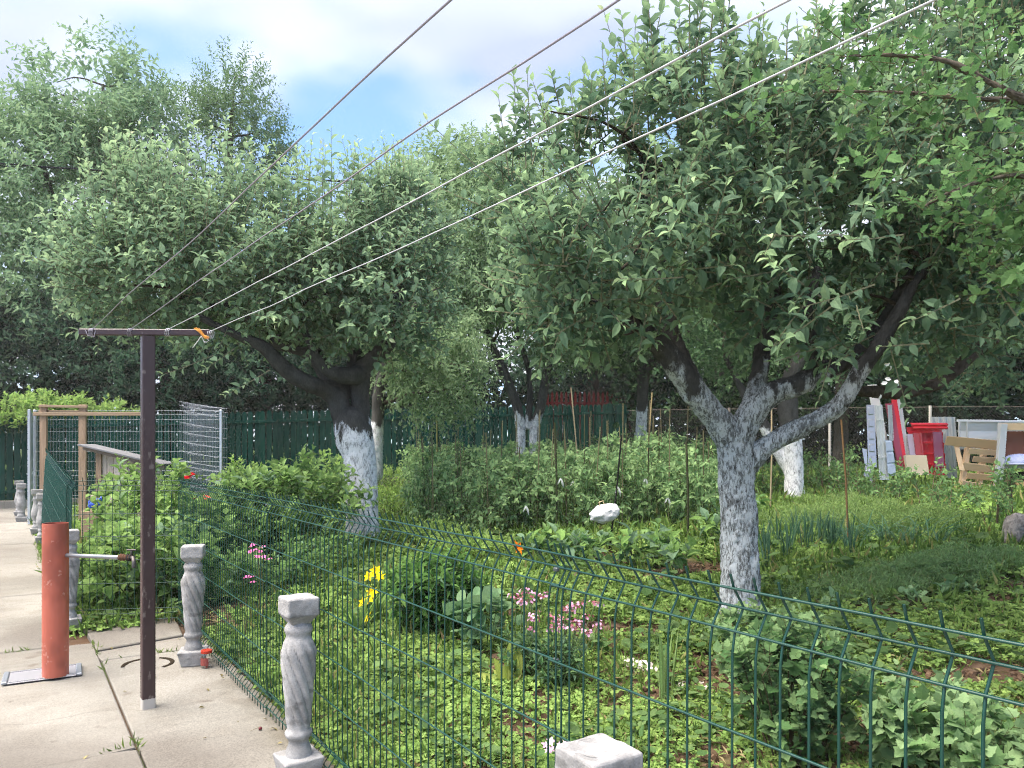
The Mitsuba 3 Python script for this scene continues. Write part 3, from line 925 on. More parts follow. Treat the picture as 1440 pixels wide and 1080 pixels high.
def crown_tree(name, label, limbs, ells, n_sh, k, size, colf, tpl='t4', asp=.5, L=(.25, .5), sprout=None, wash=None, seed=1, group=None, pieces=0, n_br=24, washmat=WHITE, rough=.10, res=.04, thin=(0.9, .40), lo=.5,
               splay=1.1, upb=.45, twig=.008, hang=0.0, mat=LEAF, bark=((.040, .033, .028), (.13, .115, .10)), wash_edge=.22, leafup=.2, moss=.3, cat='tree', r0=.022):
    r = np.random.default_rng(seed)
    key = thing(name, label, cat, group)
    v, f, n = limb_body(limbs, res, seed, rough)
    if wash is None:
        scene[part(key, 'trunk')] = mikit.ply((v, f), BARK, True, uv=bark_uv(v, seed, *bark, moss=moss))
    else:
        scene[part(key, 'trunk')] = mikit.ply((v, f), washmat, True, uv=wash_uv(v, seed, *bark, wash, wash_edge))
    P, out = ell_points(ells, n_sh, r, lo, thin)
    D = unit(out * .75 + A([0, 0, upb]) + rvec(len(P), r) * .45 + A([0, 0, -hang]))
    arr, tw = shoots(P, D, r.uniform(*L, len(P)), k, size, asp, tpl, colf(r), r, bend=-hang * .6, splay=splay, up=leafup - hang, twig=twig)
    arrs, tws = [arr], [tw]
    for sp in sprout or ():
        S, D2, L2, k2 = sp(r)
        a2, t2 = shoots(S, D2, L2, k2, size * 1.02, asp, tpl, colf(r, True), r, bend=.06, splay=1.05, up=.22, twig=(twig or 0) * .8 or None, twig_col=(.2, .2, .16))
        arrs.append(a2)
        tws.append(t2)
    arr = join(arrs)
    if pieces:
        arr = leaf_pieces(key, arr, pieces, mat)
    M().leaves(*arr).put(part(key, 'foliage', kind='stuff'), mat)
    mm = M()
    for t in tws:
        if t:
            mm.add(*t, (.19, .19, .12))
    mm.put(part(key, 'twig', kind='stuff'), MATT)
    lp = np.vstack([pts_path(l, 14) for l in limbs])
    if n_br:
        branchlets(key, lp, ell_points(ells, n_br, r, .35)[0], r, r0)
    return key


def cols(lo, hi, young, p0=.12):
    def make(r, sprout=False):
        def fn(n, t):
            c = leaf_cols(n, lo, hi, r)
            y = (t ** 2.2)[:, None] * (p0 if not sprout else min(1, p0 * 2.2)) * (.4 + .9 * r.random((n, 1)))
            return np.clip((c * (1 - y) + A(young) * y) * 1.4, 0, .6)
        return fn
    return make


APPLE = cols((.050, .100, .066), (.116, .184, .124), (.31, .44, .22), .75)  # young tips, their tint raised to paint light on the crown top


def top_sprouts(ells, n, L, k, zmin=-9, tilt=.16):
    def fn(r):
        P, out = ell_points(ells, n * 3, r, .80)
        ok = (out[:, 2] > .35) & (P[:, 2] > zmin)
        P = P[ok][:n]
        return P, unit(A([0, 0, 1.0]) + r.normal(size=(len(P), 3)) * tilt), r.uniform(*L, len(P)), k
    return fn


def arch_twigs(spots, Y, L, k):
    """Long twigs that reach out of the crown where the photograph shows them: (column, row, depth offset, dx, dz)."""
    def fn(r):
        S = A([at(a, b, Y + d) for a, b, d, *_ in spots])
        D = A([[dx, dy, dz] for *_, dx, dy, dz in spots], float)
        return S, D, r.uniform(*L, len(S)), k
    return fn


# the near apple tree
YR = 6.39
gr = float(ground_at(1.9, YR))
limbs = [px_limb([(1041, 875, 0, 34), (1040, 840, 0, 28), (1040, 760, 0, 26), (1037, 690, 0, 25), (1036, 640, 0, 27), (1030, 612, 0, 26)], YR),
         px_limb([(1034, 625, 0, 24), (1008, 590, -.05, 21), (975, 548, -.15, 19), (940, 500, -.25, 16), (912, 470, -.35, 14), (872, 445, -.4, 10), (820, 410, -.3, 7), (790, 350, -.2, 4)], YR),
         px_limb([(975, 548, -.15, 17), (955, 500, 0, 15), (940, 455, .1, 13), (930, 400, .2, 10), (920, 320, .2, 7), (900, 220, .1, 4)], YR),
         px_limb([(1038, 620, .05, 20), (1052, 580, .25, 15), (1066, 535, .4, 13), (1076, 480, .5, 12), (1090, 400, .5, 9), (1100, 320, .4, 6), (1085, 240, .3, 3)], YR),
         px_limb([(1036, 622, -.02, 22), (1060, 578, -.08, 18), (1088, 552, -.12, 17), (1122, 542, -.12, 16), (1152, 524, -.05, 14), (1190, 508, .1, 13), (1230, 470, .2, 11), (1270, 400, .2, 8), (1310, 300, .2, 5)], YR),
         px_limb([(1152, 524, -.05, 12), (1140, 480, -.2, 9), (1136, 440, -.4, 8), (1150, 380, -.5, 5)], YR),
         px_limb([(1040, 665, 0, 20), (1064, 640, -.05, 16), (1102, 614, -.12, 14), (1150, 590, -.2, 13), (1184, 566, -.25, 13), (1206, 528, -.3, 12), (1240, 480, -.35, 11), (1275, 420, -.4, 8), (1330, 330, -.4, 5)], YR)]
ells = px_ell([(900, 315, -.2, 150, 135, 1.3), (1010, 260, .1, 150, 125, 1.5), (1060, 330, .2, 200, 125, 1.7), (1200, 270, .2, 190, 150, 1.6), (1330, 260, .3, 170, 190, 1.7), (860, 380, -.4, 120, 85, 1.0), (790, 400, -.5, 80, 60, .8),
               (1180, 400, -.2, 180, 90, 1.5), (800, 250, -.1, 80, 95, .9), (960, 205, 0, 85, 70, 1.0), (1300, 420, .4, 160, 80, 1.3), (1430, 150, .3, 120, 140, 1.4), (1215, 180, .3, 80, 90, 1.1), (1240, 450, -.7, 90, 55, .5), (1320, 390, -.6, 90, 60, .6), (1285, 455, -.8, 75, 50, .4), (840, 440, -.6, 60, 40, .5)], YR)
spr = [top_sprouts(px_ell([(960, 175, 0, 110, 75, 1.0), (850, 250, -.1, 85, 60, .8), (1050, 260, .2, 100, 80, 1.1), (760, 285, -.1, 65, 50, .7)], YR), 150, (.36, .66), 11),
       top_sprouts(px_ell([(1280, 130, .2, 140, 80, 1.2), (1370, 90, .3, 130, 80, 1.2)], YR), 170, (.35, .7), 13),
       arch_twigs([(728, 225, -.1, -.05, 0, 1), (700, 260, 0, -.8, -.2, .6), (705, 300, -.2, -1, -.2, .3)], YR, (.6, .75), 16),
       arch_twigs([(860, 400, -.7, -1, -.6, .1), (900, 350, -1.0, -1, -.5, -.05), (900, 420, -.9, -1, -.4, -.15), (960, 390, -1.2, -1, -.5, -.2), (1020, 330, -1.3, -.8, -.6, .1), (1130, 400, -1.4, -.6, -.6, .1),
                   (1270, 330, -1.5, -1, -.4, -.25), (1230, 400, -1.4, -1, -.3, -.4), (1350, 420, -1.3, -1, -.3, -.5), (1180, 330, -1.5, -.9, -.5, -.2), (1250, 480, -.8, .1, -.3, -1), (1170, 430, -1.2, -.7, -.4, -.5)], YR, (.45, .7), 15)]
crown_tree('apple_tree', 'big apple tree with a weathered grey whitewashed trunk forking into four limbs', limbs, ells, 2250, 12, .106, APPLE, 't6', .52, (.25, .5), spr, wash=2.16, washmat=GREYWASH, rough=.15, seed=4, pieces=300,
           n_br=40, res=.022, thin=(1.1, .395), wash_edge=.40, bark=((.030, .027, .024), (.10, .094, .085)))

# the second apple tree, bright white trunk
YL = 11.2
limbs = [px_limb([(510, 780, 0, 29), (510, 765, 0, 26), (509, 720, 0, 23), (508, 680, 0, 23), (505, 640, 0, 24), (497, 612, 0, 27), (494, 596, 0, 25)], YL),
         px_limb([(492, 615, 0, 20), (482, 588, 0, 16), (474, 560, 0, 15), (458, 548, -.1, 13), (436, 540, -.3, 12), (412, 527, -.4, 12), (392, 510, -.5, 11), (370, 488, -.6, 9), (330, 470, -.7, 6), (270, 440, -.8, 4)], YL),
         px_limb([(474, 560, 0, 15), (462, 535, .1, 12), (450, 510, .2, 12), (435, 492, .2, 14), (410, 484, .1, 13), (392, 480, .1, 12), (375, 460, 0, 10), (352, 445, -.1, 10), (330, 438, -.2, 12), (300, 430, -.3, 9), (270, 420, -.3, 5), (230, 380, -.3, 3)], YL),
         px_limb([(474, 560, 0, 14), (490, 540, .3, 12), (500, 500, .5, 10), (470, 440, .6, 8), (440, 360, .6, 5), (420, 280, .5, 3)], YL),
         px_limb([(505, 612, 0, 20), (507, 580, .05, 13), (506, 548, .1, 13), (508, 525, .1, 14), (530, 500, 0, 12), (548, 478, -.1, 11), (556, 440, -.2, 9), (560, 380, -.2, 6), (540, 310, -.1, 3)], YL),
         px_limb([(508, 525, .1, 13), (485, 528, -.2, 12), (460, 520, -.3, 9), (430, 470, -.5, 5), (400, 390, -.5, 3)], YL)]
ells = px_ell([(220, 385, -.2, 125, 75, 1.4), (330, 378, 0, 150, 75, 1.7), (450, 395, .1, 130, 75, 1.6), (540, 415, -.1, 85, 90, 1.3), (330, 400, 0, 190, 75, 1.5), (190, 400, -.3, 80, 50, 1.0), (560, 330, .3, 70, 70, 1.0),
               (480, 420, -.4, 90, 60, .9)], YL)
spr = [top_sprouts(px_ell([(290, 350, 0, 150, 70, 1.4), (210, 355, -.1, 95, 60, 1.0)], YL), 190, (.65, 1.05), 13), top_sprouts(px_ell([(470, 360, .1, 110, 60, 1.3), (550, 335, .2, 60, 50, .9)], YL), 130, (.65, 1.05), 13),
       arch_twigs([(300, 470, -1, -1, -.3, -.4), (330, 490, -1.1, -.7, -.4, -.7), (300, 500, -1, -1, -.2, -.5), (130, 340, -.4, -1, 0, .4), (140, 400, -.5, -1, 0, .0), (520, 420, -1.1, .3, -.4, -.6), (430, 430, -1.2, -.3, -.5, -.4),
                   (560, 450, -.9, .4, -.3, -.7), (380, 520, -1.1, -.8, -.3, -.6), (350, 440, -1.3, .5, -.5, -.2), (180, 440, -.6, -.8, -.2, -.4), (600, 420, -.4, .5, -.2, -.6)], YL, (.5, .9), 14)]
crown_tree('apple_tree', 'apple tree with a bright whitewashed trunk and a dark knotted fork', limbs, ells, 2350, 10, .124, cols((.088, .154, .098), (.168, .250, .165), (.33, .45, .24), .8), 't6', .54, (.28, .6), spr, wash=1.86, seed=9,  # young tip tint also carries painted light on the upper leaves
           n_br=40, res=.03, thin=(.9, .39), wash_edge=.30, bark=((.040, .030, .026), (.12, .092, .078)), moss=.1)

# the tree reaching in from beyond the frame: lobed leaves
YN = 3.7
limbs = [[(4.3, 3.9, -.05, .10), (4.25, 3.9, .8, .085), (4.2, 3.85, 1.7, .07), (4.0, 3.8, 2.6, .055), (3.6, 3.7, 3.3, .04)],
         px_limb([(1860, 290, .1, 14), (1700, 240, .05, 12), (1560, 185, 0, 9), (1440, 140, 0, 6.5), (1380, 110, 0, 5), (1322, 84, 0, 4), (1260, 78, 0, 3), (1180, 80, .05, 2)], YN),
         px_limb([(1560, 185, 0, 7), (1480, 150, .2, 5), (1420, 141, .25, 4), (1350, 138, .25, 3.5), (1270, 130, .3, 3), (1160, 128, .3, 2)], YN),
         px_limb([(1900, 500, .1, 12), (1740, 400, -.05, 9), (1600, 320, -.1, 6), (1500, 270, -.1, 4), (1430, 246, -.1, 3), (1380, 255, -.1, 2), (1300, 290, -.1, 1.4)], YN)]


def along(limb, n, r, spread, t0=.35):
    q = pts_path(limb, 60)[:, :3]
    i = r.integers(int(60 * t0), 60, n)
    return q[i] + r.normal(size=(n, 3)) * spread


def lobed_tree():
    r = np.random.default_rng(31)
    key = thing('hawthorn_tree', 'tree reaching in with bright lobed leaves on thin bare twigs', 'tree')
    v, f, n = limb_body(limbs, .03, 4)
    scene[part(key, 'trunk')] = mikit.ply((v, f), BARK, True, uv=bark_uv(v, 4, (.06, .05, .04), (.19, .165, .13)))
    cf = cols((.060, .135, .050), (.118, .205, .080), (.17, .27, .11), .4)(r)
    S = np.vstack([along(limbs[3], 150, r, [.20, .2, .12], .3), along(limbs[1], 44, r, [.2, .15, .08], .45), along(limbs[2], 44, r, [.2, .15, .08], .5),
                   at(1480, 340, YN) + r.normal(size=(110, 3)) * [.16, .2, .13], at(1440, 40, YN + .3) + r.normal(size=(14, 3)) * [.2, .2, .1]])
    D = unit(r.normal(size=(len(S), 3)) * .6 + [-.7, -.3, .1])
    arr, tw = shoots(S, D, r.uniform(.12, .28, len(S)), 7, .056, .74, 'lob', cf, r, splay=1.0, up=.2, twig=.0028)
    arr = leaf_pieces(key, arr, 300, LEAF)
    M().leaves(*arr).put(part(key, 'foliage', kind='stuff'), LEAF)
    M().add(*tw, (.10, .10, .05)).put(part(key, 'twig', kind='stuff'), MATT)


lobed_tree()

# dark apple tree out of frame on the right: its branch crosses before the scrap pile
YD = 7.9
limbs = [[(6.6, 7.9, .2, .17), (6.5, 7.9, 1.2, .15), (6.2, 7.9, 2.0, .12)],
         [(6.4, 7.9, 1.7, .12)] + px_limb([(1500, 450, 0, 12), (1405, 470, -.05, 11), (1372, 492, -.1, 10), (1345, 520, -.1, 9), (1310, 543, -.1, 9), (1260, 552, -.15, 9), (1215, 551, -.2, 8), (1198, 548, -.2, 6)], YD),
         px_limb([(1405, 470, 0, 8), (1385, 440, .1, 7), (1380, 400, .2, 6), (1390, 330, .2, 4)], YD)]
ells = px_ell([(1400, 360, .3, 130, 90, 1.2), (1500, 300, 0, 160, 160, 1.5), (1330, 450, .6, 110, 45, .8), (1430, 500, .9, 80, 40, .8)], YD)
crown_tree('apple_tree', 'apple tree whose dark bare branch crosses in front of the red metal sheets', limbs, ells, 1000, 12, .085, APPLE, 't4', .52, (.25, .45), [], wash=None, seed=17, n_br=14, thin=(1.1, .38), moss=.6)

# middle and far trees
PLUM = cols((.125, .200, .105), (.225, .310, .170), (.30, .39, .21), .4)
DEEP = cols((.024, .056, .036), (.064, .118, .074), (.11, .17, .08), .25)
MIDG = cols((.040, .085, .042), (.095, .160, .080), (.18, .26, .11), .3)


def simple(name, label, trunk, ells, Y, n, k, size, cf, tpl='t2', asp=.45, L=(.4, .8), wash=None, seed=1, n_br=10, hang=0., thin=(.55, .40), lo=.5, group=None, mat=SOFT, upb=.35, **kw):
    return crown_tree(name, label, [px_limb(t, Y) for t in trunk], px_ell(ells, Y), n, k, size, cf, tpl, asp, L, kw.pop('sprout', None), wash=wash, seed=seed, n_br=n_br, hang=hang, thin=thin, lo=lo, upb=upb, twig=None, res=.09, r0=.05, group=group, mat=mat, **kw)


simple('plum_tree', 'pale green plum tree whose twin white trunks stand behind the tomato stakes',
       [[(731, 662, 0, 8), (732, 610, 0, 7), (728, 575, 0, 7), (715, 540, 0, 7), (690, 480, 0, 5), (650, 380, 0, 3)], [(752, 662, 0, 7), (751, 610, 0, 7), (762, 565, 0, 7), (770, 520, 0, 6), (800, 420, 0, 4)], [(742, 600, 0, 5), (745, 540, .2, 4), (720, 440, .3, 3), (700, 300, 0, 2)]],
       [(700, 330, 0, 150, 110, 2.0), (640, 270, 0, 75, 65, 1.2), (790, 400, 0, 130, 100, 1.8), (620, 420, -.6, 90, 80, 1.6), (720, 440, -.5, 140, 55, 1.6), (610, 490, -.8, 60, 40, 1.0), (680, 480, -.8, 90, 40, 1.2)], 17.5, 4300, 12, .13, PLUM, 't2', .45, (.4, .8), wash=2.25, seed=23, hang=.35)
simple('plum_tree', 'slim tree with a white trunk showing just behind the bright white apple trunk',
       [[(528, 668, 0, 11), (529, 630, 0, 10), (531, 590, 0, 9), (533, 555, 0, 9), (540, 520, 0, 8), (560, 470, 0, 5), (590, 420, 0, 3)]],
       [(590, 470, 0, 75, 55, 1.2), (620, 530, -.3, 60, 45, 1.0), (560, 420, .3, 90, 60, 1.2)], 15.0, 900, 12, .12, PLUM, 't2', .42, (.35, .7), wash=2.1, seed=29, hang=.45)
simple('pear_tree', 'small dark tree with a white trunk beside the end of the red picket fence',
       [[(902, 650, 0, 8), (902, 600, 0, 8), (903, 570, 0, 8), (905, 530, 0, 8), (930, 500, 0, 6), (980, 480, 0, 4)], [(904, 535, 0, 6), (890, 510, 0, 5), (860, 490, 0, 3)]],
       [(900, 470, 0, 110, 40, 1.6), (990, 470, .4, 100, 50, 1.6), (850, 440, .3, 90, 50, 1.5)], 18.5, 1300, 12, .13, MIDG, 't2', .45, (.4, .8), wash=2.5, seed=37)
simple('apple_tree', 'tree with a leaning white trunk standing behind the big apple tree',
       [[(1118, 712, 0, 17), (1117, 690, 0, 14), (1116, 650, 0, 13), (1112, 610, 0, 14), (1108, 575, 0, 14), (1110, 540, 0, 12), (1140, 480, 0, 8), (1180, 420, 0, 5)], [(1112, 665, .1, 9), (1092, 632, .1, 8), (1074, 598, .1, 8), (1050, 560, .2, 6), (1020, 500, .3, 4)]],
       [(1120, 440, 0, 140, 70, 1.6), (1250, 460, .5, 140, 60, 1.8), (1010, 450, .3, 90, 60, 1.4), (1340, 400, 1, 150, 80, 1.8)], 14.6, 2000, 12, .11, MIDG, 't2', .5, (.35, .7), wash=1.95, seed=41)

WALNUT = cols((.122, .208, .120), (.215, .312, .185), (.30, .39, .20), .4)
simple('walnut_tree', 'tall pale green walnut tree with sky showing between its leaves', [[(120, 640, 0, 14), (125, 540, 0, 12), (130, 420, 0, 10), (140, 250, 0, 5), (145, 120, 0, 2)], [(130, 420, 0, 8), (80, 300, 0, 5), (50, 180, 0, 2)], [(130, 400, 0, 8), (190, 300, 0, 5), (215, 180, 0, 2)]],
       [(110, 300, 0, 130, 130, 3.2), (60, 190, 0, 55, 75, 2.0), (140, 160, 0, 55, 70, 2.0), (200, 200, 0, 50, 75, 2.0), (145, 92, 0, 30, 36, 1.0), (55, 130, 0, 32, 36, 1.1), (190, 125, 0, 34, 36, 1.1), (100, 140, 0, 50, 50, 1.6), (0, 250, 0, 90, 90, 2.5), (40, 400, -1, 120, 80, 3), (70, 480, -1.5, 120, 60, 2.2), (190, 400, -.5, 90, 80, 2.6)],
       27, 3300, 12, .25, WALNUT, 't2', .45, (.7, 1.3), seed=43, hang=.25, thin=(.50, .40), n_br=40, lo=.35)
simple('locust_tree', 'dark feathery locust tree rising behind the second apple tree', [[(320, 640, 0, 12), (322, 500, 0, 10), (320, 330, 0, 7), (325, 180, 0, 3), (330, 110, 0, 1)]],
       [(310, 280, 0, 85, 90, 2.6), (335, 200, 0, 60, 60, 1.8), (265, 170, 0, 30, 35, 1.0), (330, 125, 0, 34, 32, 1.0), (360, 240, 0, 38, 60, 1.2), (290, 400, 0, 110, 90, 2.5)],
       30, 2300, 14, .17, cols((.075, .140, .072), (.145, .220, .110), (.19, .27, .13), .3), 't2', .40, (.7, 1.2), seed=47, thin=(.55, .43), hang=.1, n_br=24)
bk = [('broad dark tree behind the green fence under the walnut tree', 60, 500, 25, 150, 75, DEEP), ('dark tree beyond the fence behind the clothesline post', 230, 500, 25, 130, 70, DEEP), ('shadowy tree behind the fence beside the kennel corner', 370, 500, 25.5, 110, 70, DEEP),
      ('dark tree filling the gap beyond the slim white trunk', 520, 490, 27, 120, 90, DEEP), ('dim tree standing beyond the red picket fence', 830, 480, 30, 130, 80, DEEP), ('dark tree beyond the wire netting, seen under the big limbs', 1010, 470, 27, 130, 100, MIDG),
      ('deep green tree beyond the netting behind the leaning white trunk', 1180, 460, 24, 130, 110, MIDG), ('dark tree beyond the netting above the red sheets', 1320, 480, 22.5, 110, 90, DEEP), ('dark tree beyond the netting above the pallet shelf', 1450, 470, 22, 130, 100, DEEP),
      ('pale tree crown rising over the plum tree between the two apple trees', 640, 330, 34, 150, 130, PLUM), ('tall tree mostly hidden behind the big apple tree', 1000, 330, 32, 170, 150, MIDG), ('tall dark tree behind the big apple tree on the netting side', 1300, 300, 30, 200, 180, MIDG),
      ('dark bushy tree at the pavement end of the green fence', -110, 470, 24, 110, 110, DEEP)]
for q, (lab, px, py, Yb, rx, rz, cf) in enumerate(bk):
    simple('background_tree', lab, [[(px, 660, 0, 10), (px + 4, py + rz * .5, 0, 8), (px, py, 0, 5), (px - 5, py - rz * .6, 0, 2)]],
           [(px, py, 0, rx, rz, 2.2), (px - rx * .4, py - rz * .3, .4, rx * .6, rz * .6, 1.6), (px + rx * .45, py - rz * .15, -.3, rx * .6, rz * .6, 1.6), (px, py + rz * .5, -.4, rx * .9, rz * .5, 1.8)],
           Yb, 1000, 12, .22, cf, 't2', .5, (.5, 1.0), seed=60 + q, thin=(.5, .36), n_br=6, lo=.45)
# ---------------------------------------------------------------- green picket fence, red pickets, kennel, coop
FA, FB = A([-15.0, 18.9]), A([4.1, 27.0])
FL = np.linalg.norm(FB - FA)
fd = (FB - FA) / FL
fn_ = A([fd[1], -fd[0]])          # towards the camera
FR = np.stack([np.r_[fd, 0], np.r_[-fn_, 0], [0, 0, 1]], 1)


def fence_z(s):
    x, y = FA + fd * s
    return max(0.0, float(gz(x, y)) + .03), 2.28 + (3.10 - 2.28) * s / FL


k = thing('picket_fence', 'long dark green wooden picket fence along the back of the garden', 'fence')
r_ = np.random.default_rng(5)
step = 0.168
pl = []
for v_ in range(6):
    w_, h_ = .142 + .006 * r_.random(), 1.0
    out = Polygon([(-w_ / 2, 0), (w_ / 2, 0), (w_ / 2, .955), (w_ * .36, .985), (w_ * .16, .997), (0, 1.0), (-w_ * .16, .997), (-w_ * .36, .985), (-w_ / 2, .955)])
    e = trimesh.creation.extrude_polygon(out, .022, engine='earcut')
    pl.append(mikit.ply(trimesh.Trimesh(A(e.vertices)[:, [0, 2, 1]] * [1, -1, 1], A(e.faces), process=False), GREENWOOD))
for q in range(int(FL / step)):
    s = (q + .5) * step
    g, t = fence_z(s)
    xy = FA + fd * s
    m = np.eye(4)
    m[:3, :3] = FR @ np.diag([1, 1, t - g - .22 + r_.normal() * .012])
    a = r_.normal() * .006
    m[:3, :3] = A([[math.cos(a), 0, math.sin(a)], [0, 1, 0], [-math.sin(a), 0, math.cos(a)]]) @ m[:3, :3]
    m[:3, 3] = [*xy, g + .22]
    scene[part(k, 'picket')] = {**pl[q % 6], 'to_world': T(m)}
nseg = 7
for q in range(nseg):
    s0, s1 = FL * q / nseg + .02, FL * (q + 1) / nseg - .02
    for hh in (.42, -.30):
        z0, z1 = (fence_z(s)[0 if hh > 0 else 1] + hh for s in (s0, s1))
        a, b = FA + fd * s0 + fn_ * .035, FA + fd * s1 + fn_ * .035
        M().beam([*a, z0], [*b, z1], .045, .085, (.018, .075, .052)).put(part(k, 'rail'), GREENWOOD)
    a = FA + fd * (s0 - .02) - fn_ * .07
    M().beam([*a, 0], [*a, fence_z(s0)[1] - .08], .07, .07, (.02, .06, .04), up=(0, 1, 0)).put(part(k, 'post'), GREENWOOD)
    a, b = FA + fd * s0 - fn_ * .02, FA + fd * s1 - fn_ * .02
    z0, z1 = fence_z(s0)[0] + .05, fence_z(s1)[0] + .05
    mm = M().beam([*a, z0 - .02], [*b, z1 - .02], .16, .34, (.42, .40, .37))
    mm.put(part(k, 'plinth', label='grey concrete plinth under the pickets'), CONCRETE)
k = thing('red_fence', 'dark red picket fence standing behind the end of the green fence', 'fence')
p0, p1 = at(770, 560, 28.2), at(886, 556, 28.6)
for q in range(19):
    t = q / 18
    c = p0 * (1 - t) + p1 * t
    m = M()
    e = trimesh.creation.extrude_polygon(Polygon([(-.052, 0), (.052, 0), (.052, .95), (0, 1.0), (-.052, .95)]), .02, engine='earcut')
    H = EYE + (630 - 549.5) * c[1] / F - .75
    m.add(A(e.vertices)[:, [0, 2, 1]] * [1, -1, H] + [c[0], c[1], .75], A(e.faces), leaf_cols(1, (.055, .010, .011), (.10, .018, .016), r_)[0])
    m.put(part(k, 'picket'), MATT)
for z in (1.5, 3.2):
    M().beam([p0[0] - .1, p0[1] + .04, z], [p1[0] + .1, p1[1] + .04, z], .04, .08, (.12, .016, .014)).put(part(k, 'rail'), MATT)

# chain link fence on the right
k = thing('chain_link_fence', 'rusty grey chain link fence behind the scrap pile and the leaning white trunk', 'fence')
c0_, c1_ = at(884, 600, 24.5), at(1500, 600, 17.6)
L_ = np.linalg.norm((c1_ - c0_)[:2])
cd = (c1_ - c0_)[:2] / L_


def cpt(s, z):
    xy = c0_[:2] + cd * s
    top = EYE + (630 - 577 + 6 * s / L_) * xy[1] / F
    b = float(gz(*xy)) + .02
    return A([*xy, b + (top - b) * z])


mm = M()
n_ = int(L_ / .075)
P_ = []
for q in range(-22, n_ + 22):
    for sg in (1, -1):
        s0, s1 = q * .075, q * .075 + sg * 1.65
        t0, t1 = 0.0, 1.0
        lo_, hi_ = min(s0, s1), max(s0, s1)
        if hi_ < 0 or lo_ > L_:
            continue
        for b_, name_ in ((0, 0), (L_, 1)):
            pass
        ts = sorted([np.clip((0 - s0) / (s1 - s0), 0, 1), np.clip((L_ - s0) / (s1 - s0), 0, 1)])
        P_.append([cpt(s0 + (s1 - s0) * t, t) + A([0, sg * .003, 0]) for t in np.linspace(ts[0], ts[1], 3)])
P_ = A(P_)
mm.add(*many_tubes(P_, np.full(P_.shape[:2], .0019), 3), (.075, .075, .072))
mm.put(part(k, 'wire_netting', kind='stuff'), MATT)
M().tube([cpt(s, 1.0) for s in np.linspace(0, L_, 14)], .006, (.20, .17, .15), 5).put(part(k, 'top_wire'), MATT, True)
for px in (1025, 1166, 1307, 1452):
    a = (px - 720) / F
    s = (a * c0_[1] - c0_[0]) / (cd[0] - a * cd[1])
    M().tube([cpt(s, -.05) - [0, .04, 0], cpt(s, .6) - [0, .04, 0], cpt(s, 1.02) - [0, .04, 0]], .036, (.50, .48, .44) if px in (1166, 1307) else (.2, .18, .16), 10).put(part(k, 'post'), MATT, True)

# kennel of galvanised mesh
k = thing('wire_kennel', 'tall kennel of pale galvanised mesh panels with a raw timber door frame', 'kennel')
GAL = (.34, .38, .42)
kp = [(0, 0), (.05, 0), (.10, .03), (.15, 0), (.55, 0), (.95, 0), (1.0, .03), (1.05, 0), (1.5, 0), (2.1, 0), (2.15, .03), (2.2, 0), (2.30, 0)]
kh = [.05, .15, .35, .55, .75, .95, 1.05, 1.25, 1.45, 1.65, 1.85, 2.10, 2.2, 2.28]
f0, f1 = at(48, 630, 15.7)[:2], at(310, 630, 15.7)[:2]
wire_panel(k, f0, f1, .03, .03, kp, kh, .065, GAL, 1, .0028, .0030, METAL)
a0, a1 = at(40, 630, 15.6)[:2], at(47.5, 630, 18.2)[:2]
wire_panel(k, a0, a1, .03, .03, kp, kh, .05, (.55, .60, .66), 1, .005, .004, METAL)
for c in (a0, f1, f0):
    M().beam([*(c + A([.0, .03])), 0], [*(c + A([.0, .03])), 2.33], .05, .05, (.56, .60, .66), up=(0, 1, 0)).put(part(k, 'metal_post'), METAL)
b0, b1 = at(254, 630, 16.3)[:2], at(306, 630, 15.9)[:2]
TIM = (.42, .29, .20)
df = part(k, 'door_frame', label='raw timber door frame')
M().beam(at(55, 571, 15.50), at(123, 572, 15.50), .05, .05, TIM).put(df, WOODH)
for px, w_ in ((61.5, .14), (116.5, .15)):
    c = at(px, 600, 15.55)
    M().beam([c[0], c[1], 0], [c[0], c[1], EYE + (630 - 569) * 15.55 / F], w_, .06, TIM, up=(0, 1, 0)).put(part(df, 'post'), WOODV)
for (pa, pb, py, Yd, h_) in ((55, 123, 578.5, 15.60, .06), (47, 200, 582, 15.50, .075)):
    M().beam(at(pa, py, Yd), at(pb, py + (1 if pb < 150 else 0), Yd), .05, h_, TIM).put(part(k, 'timber_rail'), WOODH)
for q in range(4):
    k2 = thing('loose_mesh_panel', ['loose galvanised mesh panel stacked at the end of the kennel, outermost', 'second loose mesh panel of the stack at the kennel end', 'third loose mesh panel of the stack at the kennel end', 'innermost loose mesh panel of the stack at the kennel end'][q], 'mesh panel', 'loose mesh panels at the kennel end')
    o = A([.03 * q, .11 * q - .05])
    wire_panel(k2, b0 + o, b1 + o, .25 - .03 * q, .10, kp, kh, .055, (.30, .33, .38), 1, .0028, .0028, METAL, lean=.01)

# coop: plank box under a slanting sheet roof
k = thing('wooden_coop', 'small weathered plank coop with a slanting grey roof beside the kennel', 'coop')
Yc = 12.6
pc_ = [at(143, 700, Yc), at(228, 700, Yc)]
zr = lambda px: EYE + (630 - (633 + (px - 143) * .235)) * Yc / F
n_p = 9
for q in range(n_p):
    px = 146 + q * 9.6
    c = at(px, 700, Yc)
    h_ = zr(px) - .03
    M().box([c[0], Yc, h_ / 2], (.105, .022, h_), leaf_cols(1, (.42, .36, .30), (.56, .50, .44), r_)[0], b=.003).put(part(k, 'plank'), MATT)
for q in range(6):
    c = at(143, 700, Yc)
    h_ = zr(141) - .02
    M().box([c[0] - .012, Yc + .07 + .135 * q, h_ / 2], (.022, .13, h_), leaf_cols(1, (.60, .48, .36), (.70, .60, .47), r_)[0], b=.003).put(part(k, 'side_plank'), MATT)
c = at(143, 700, Yc)
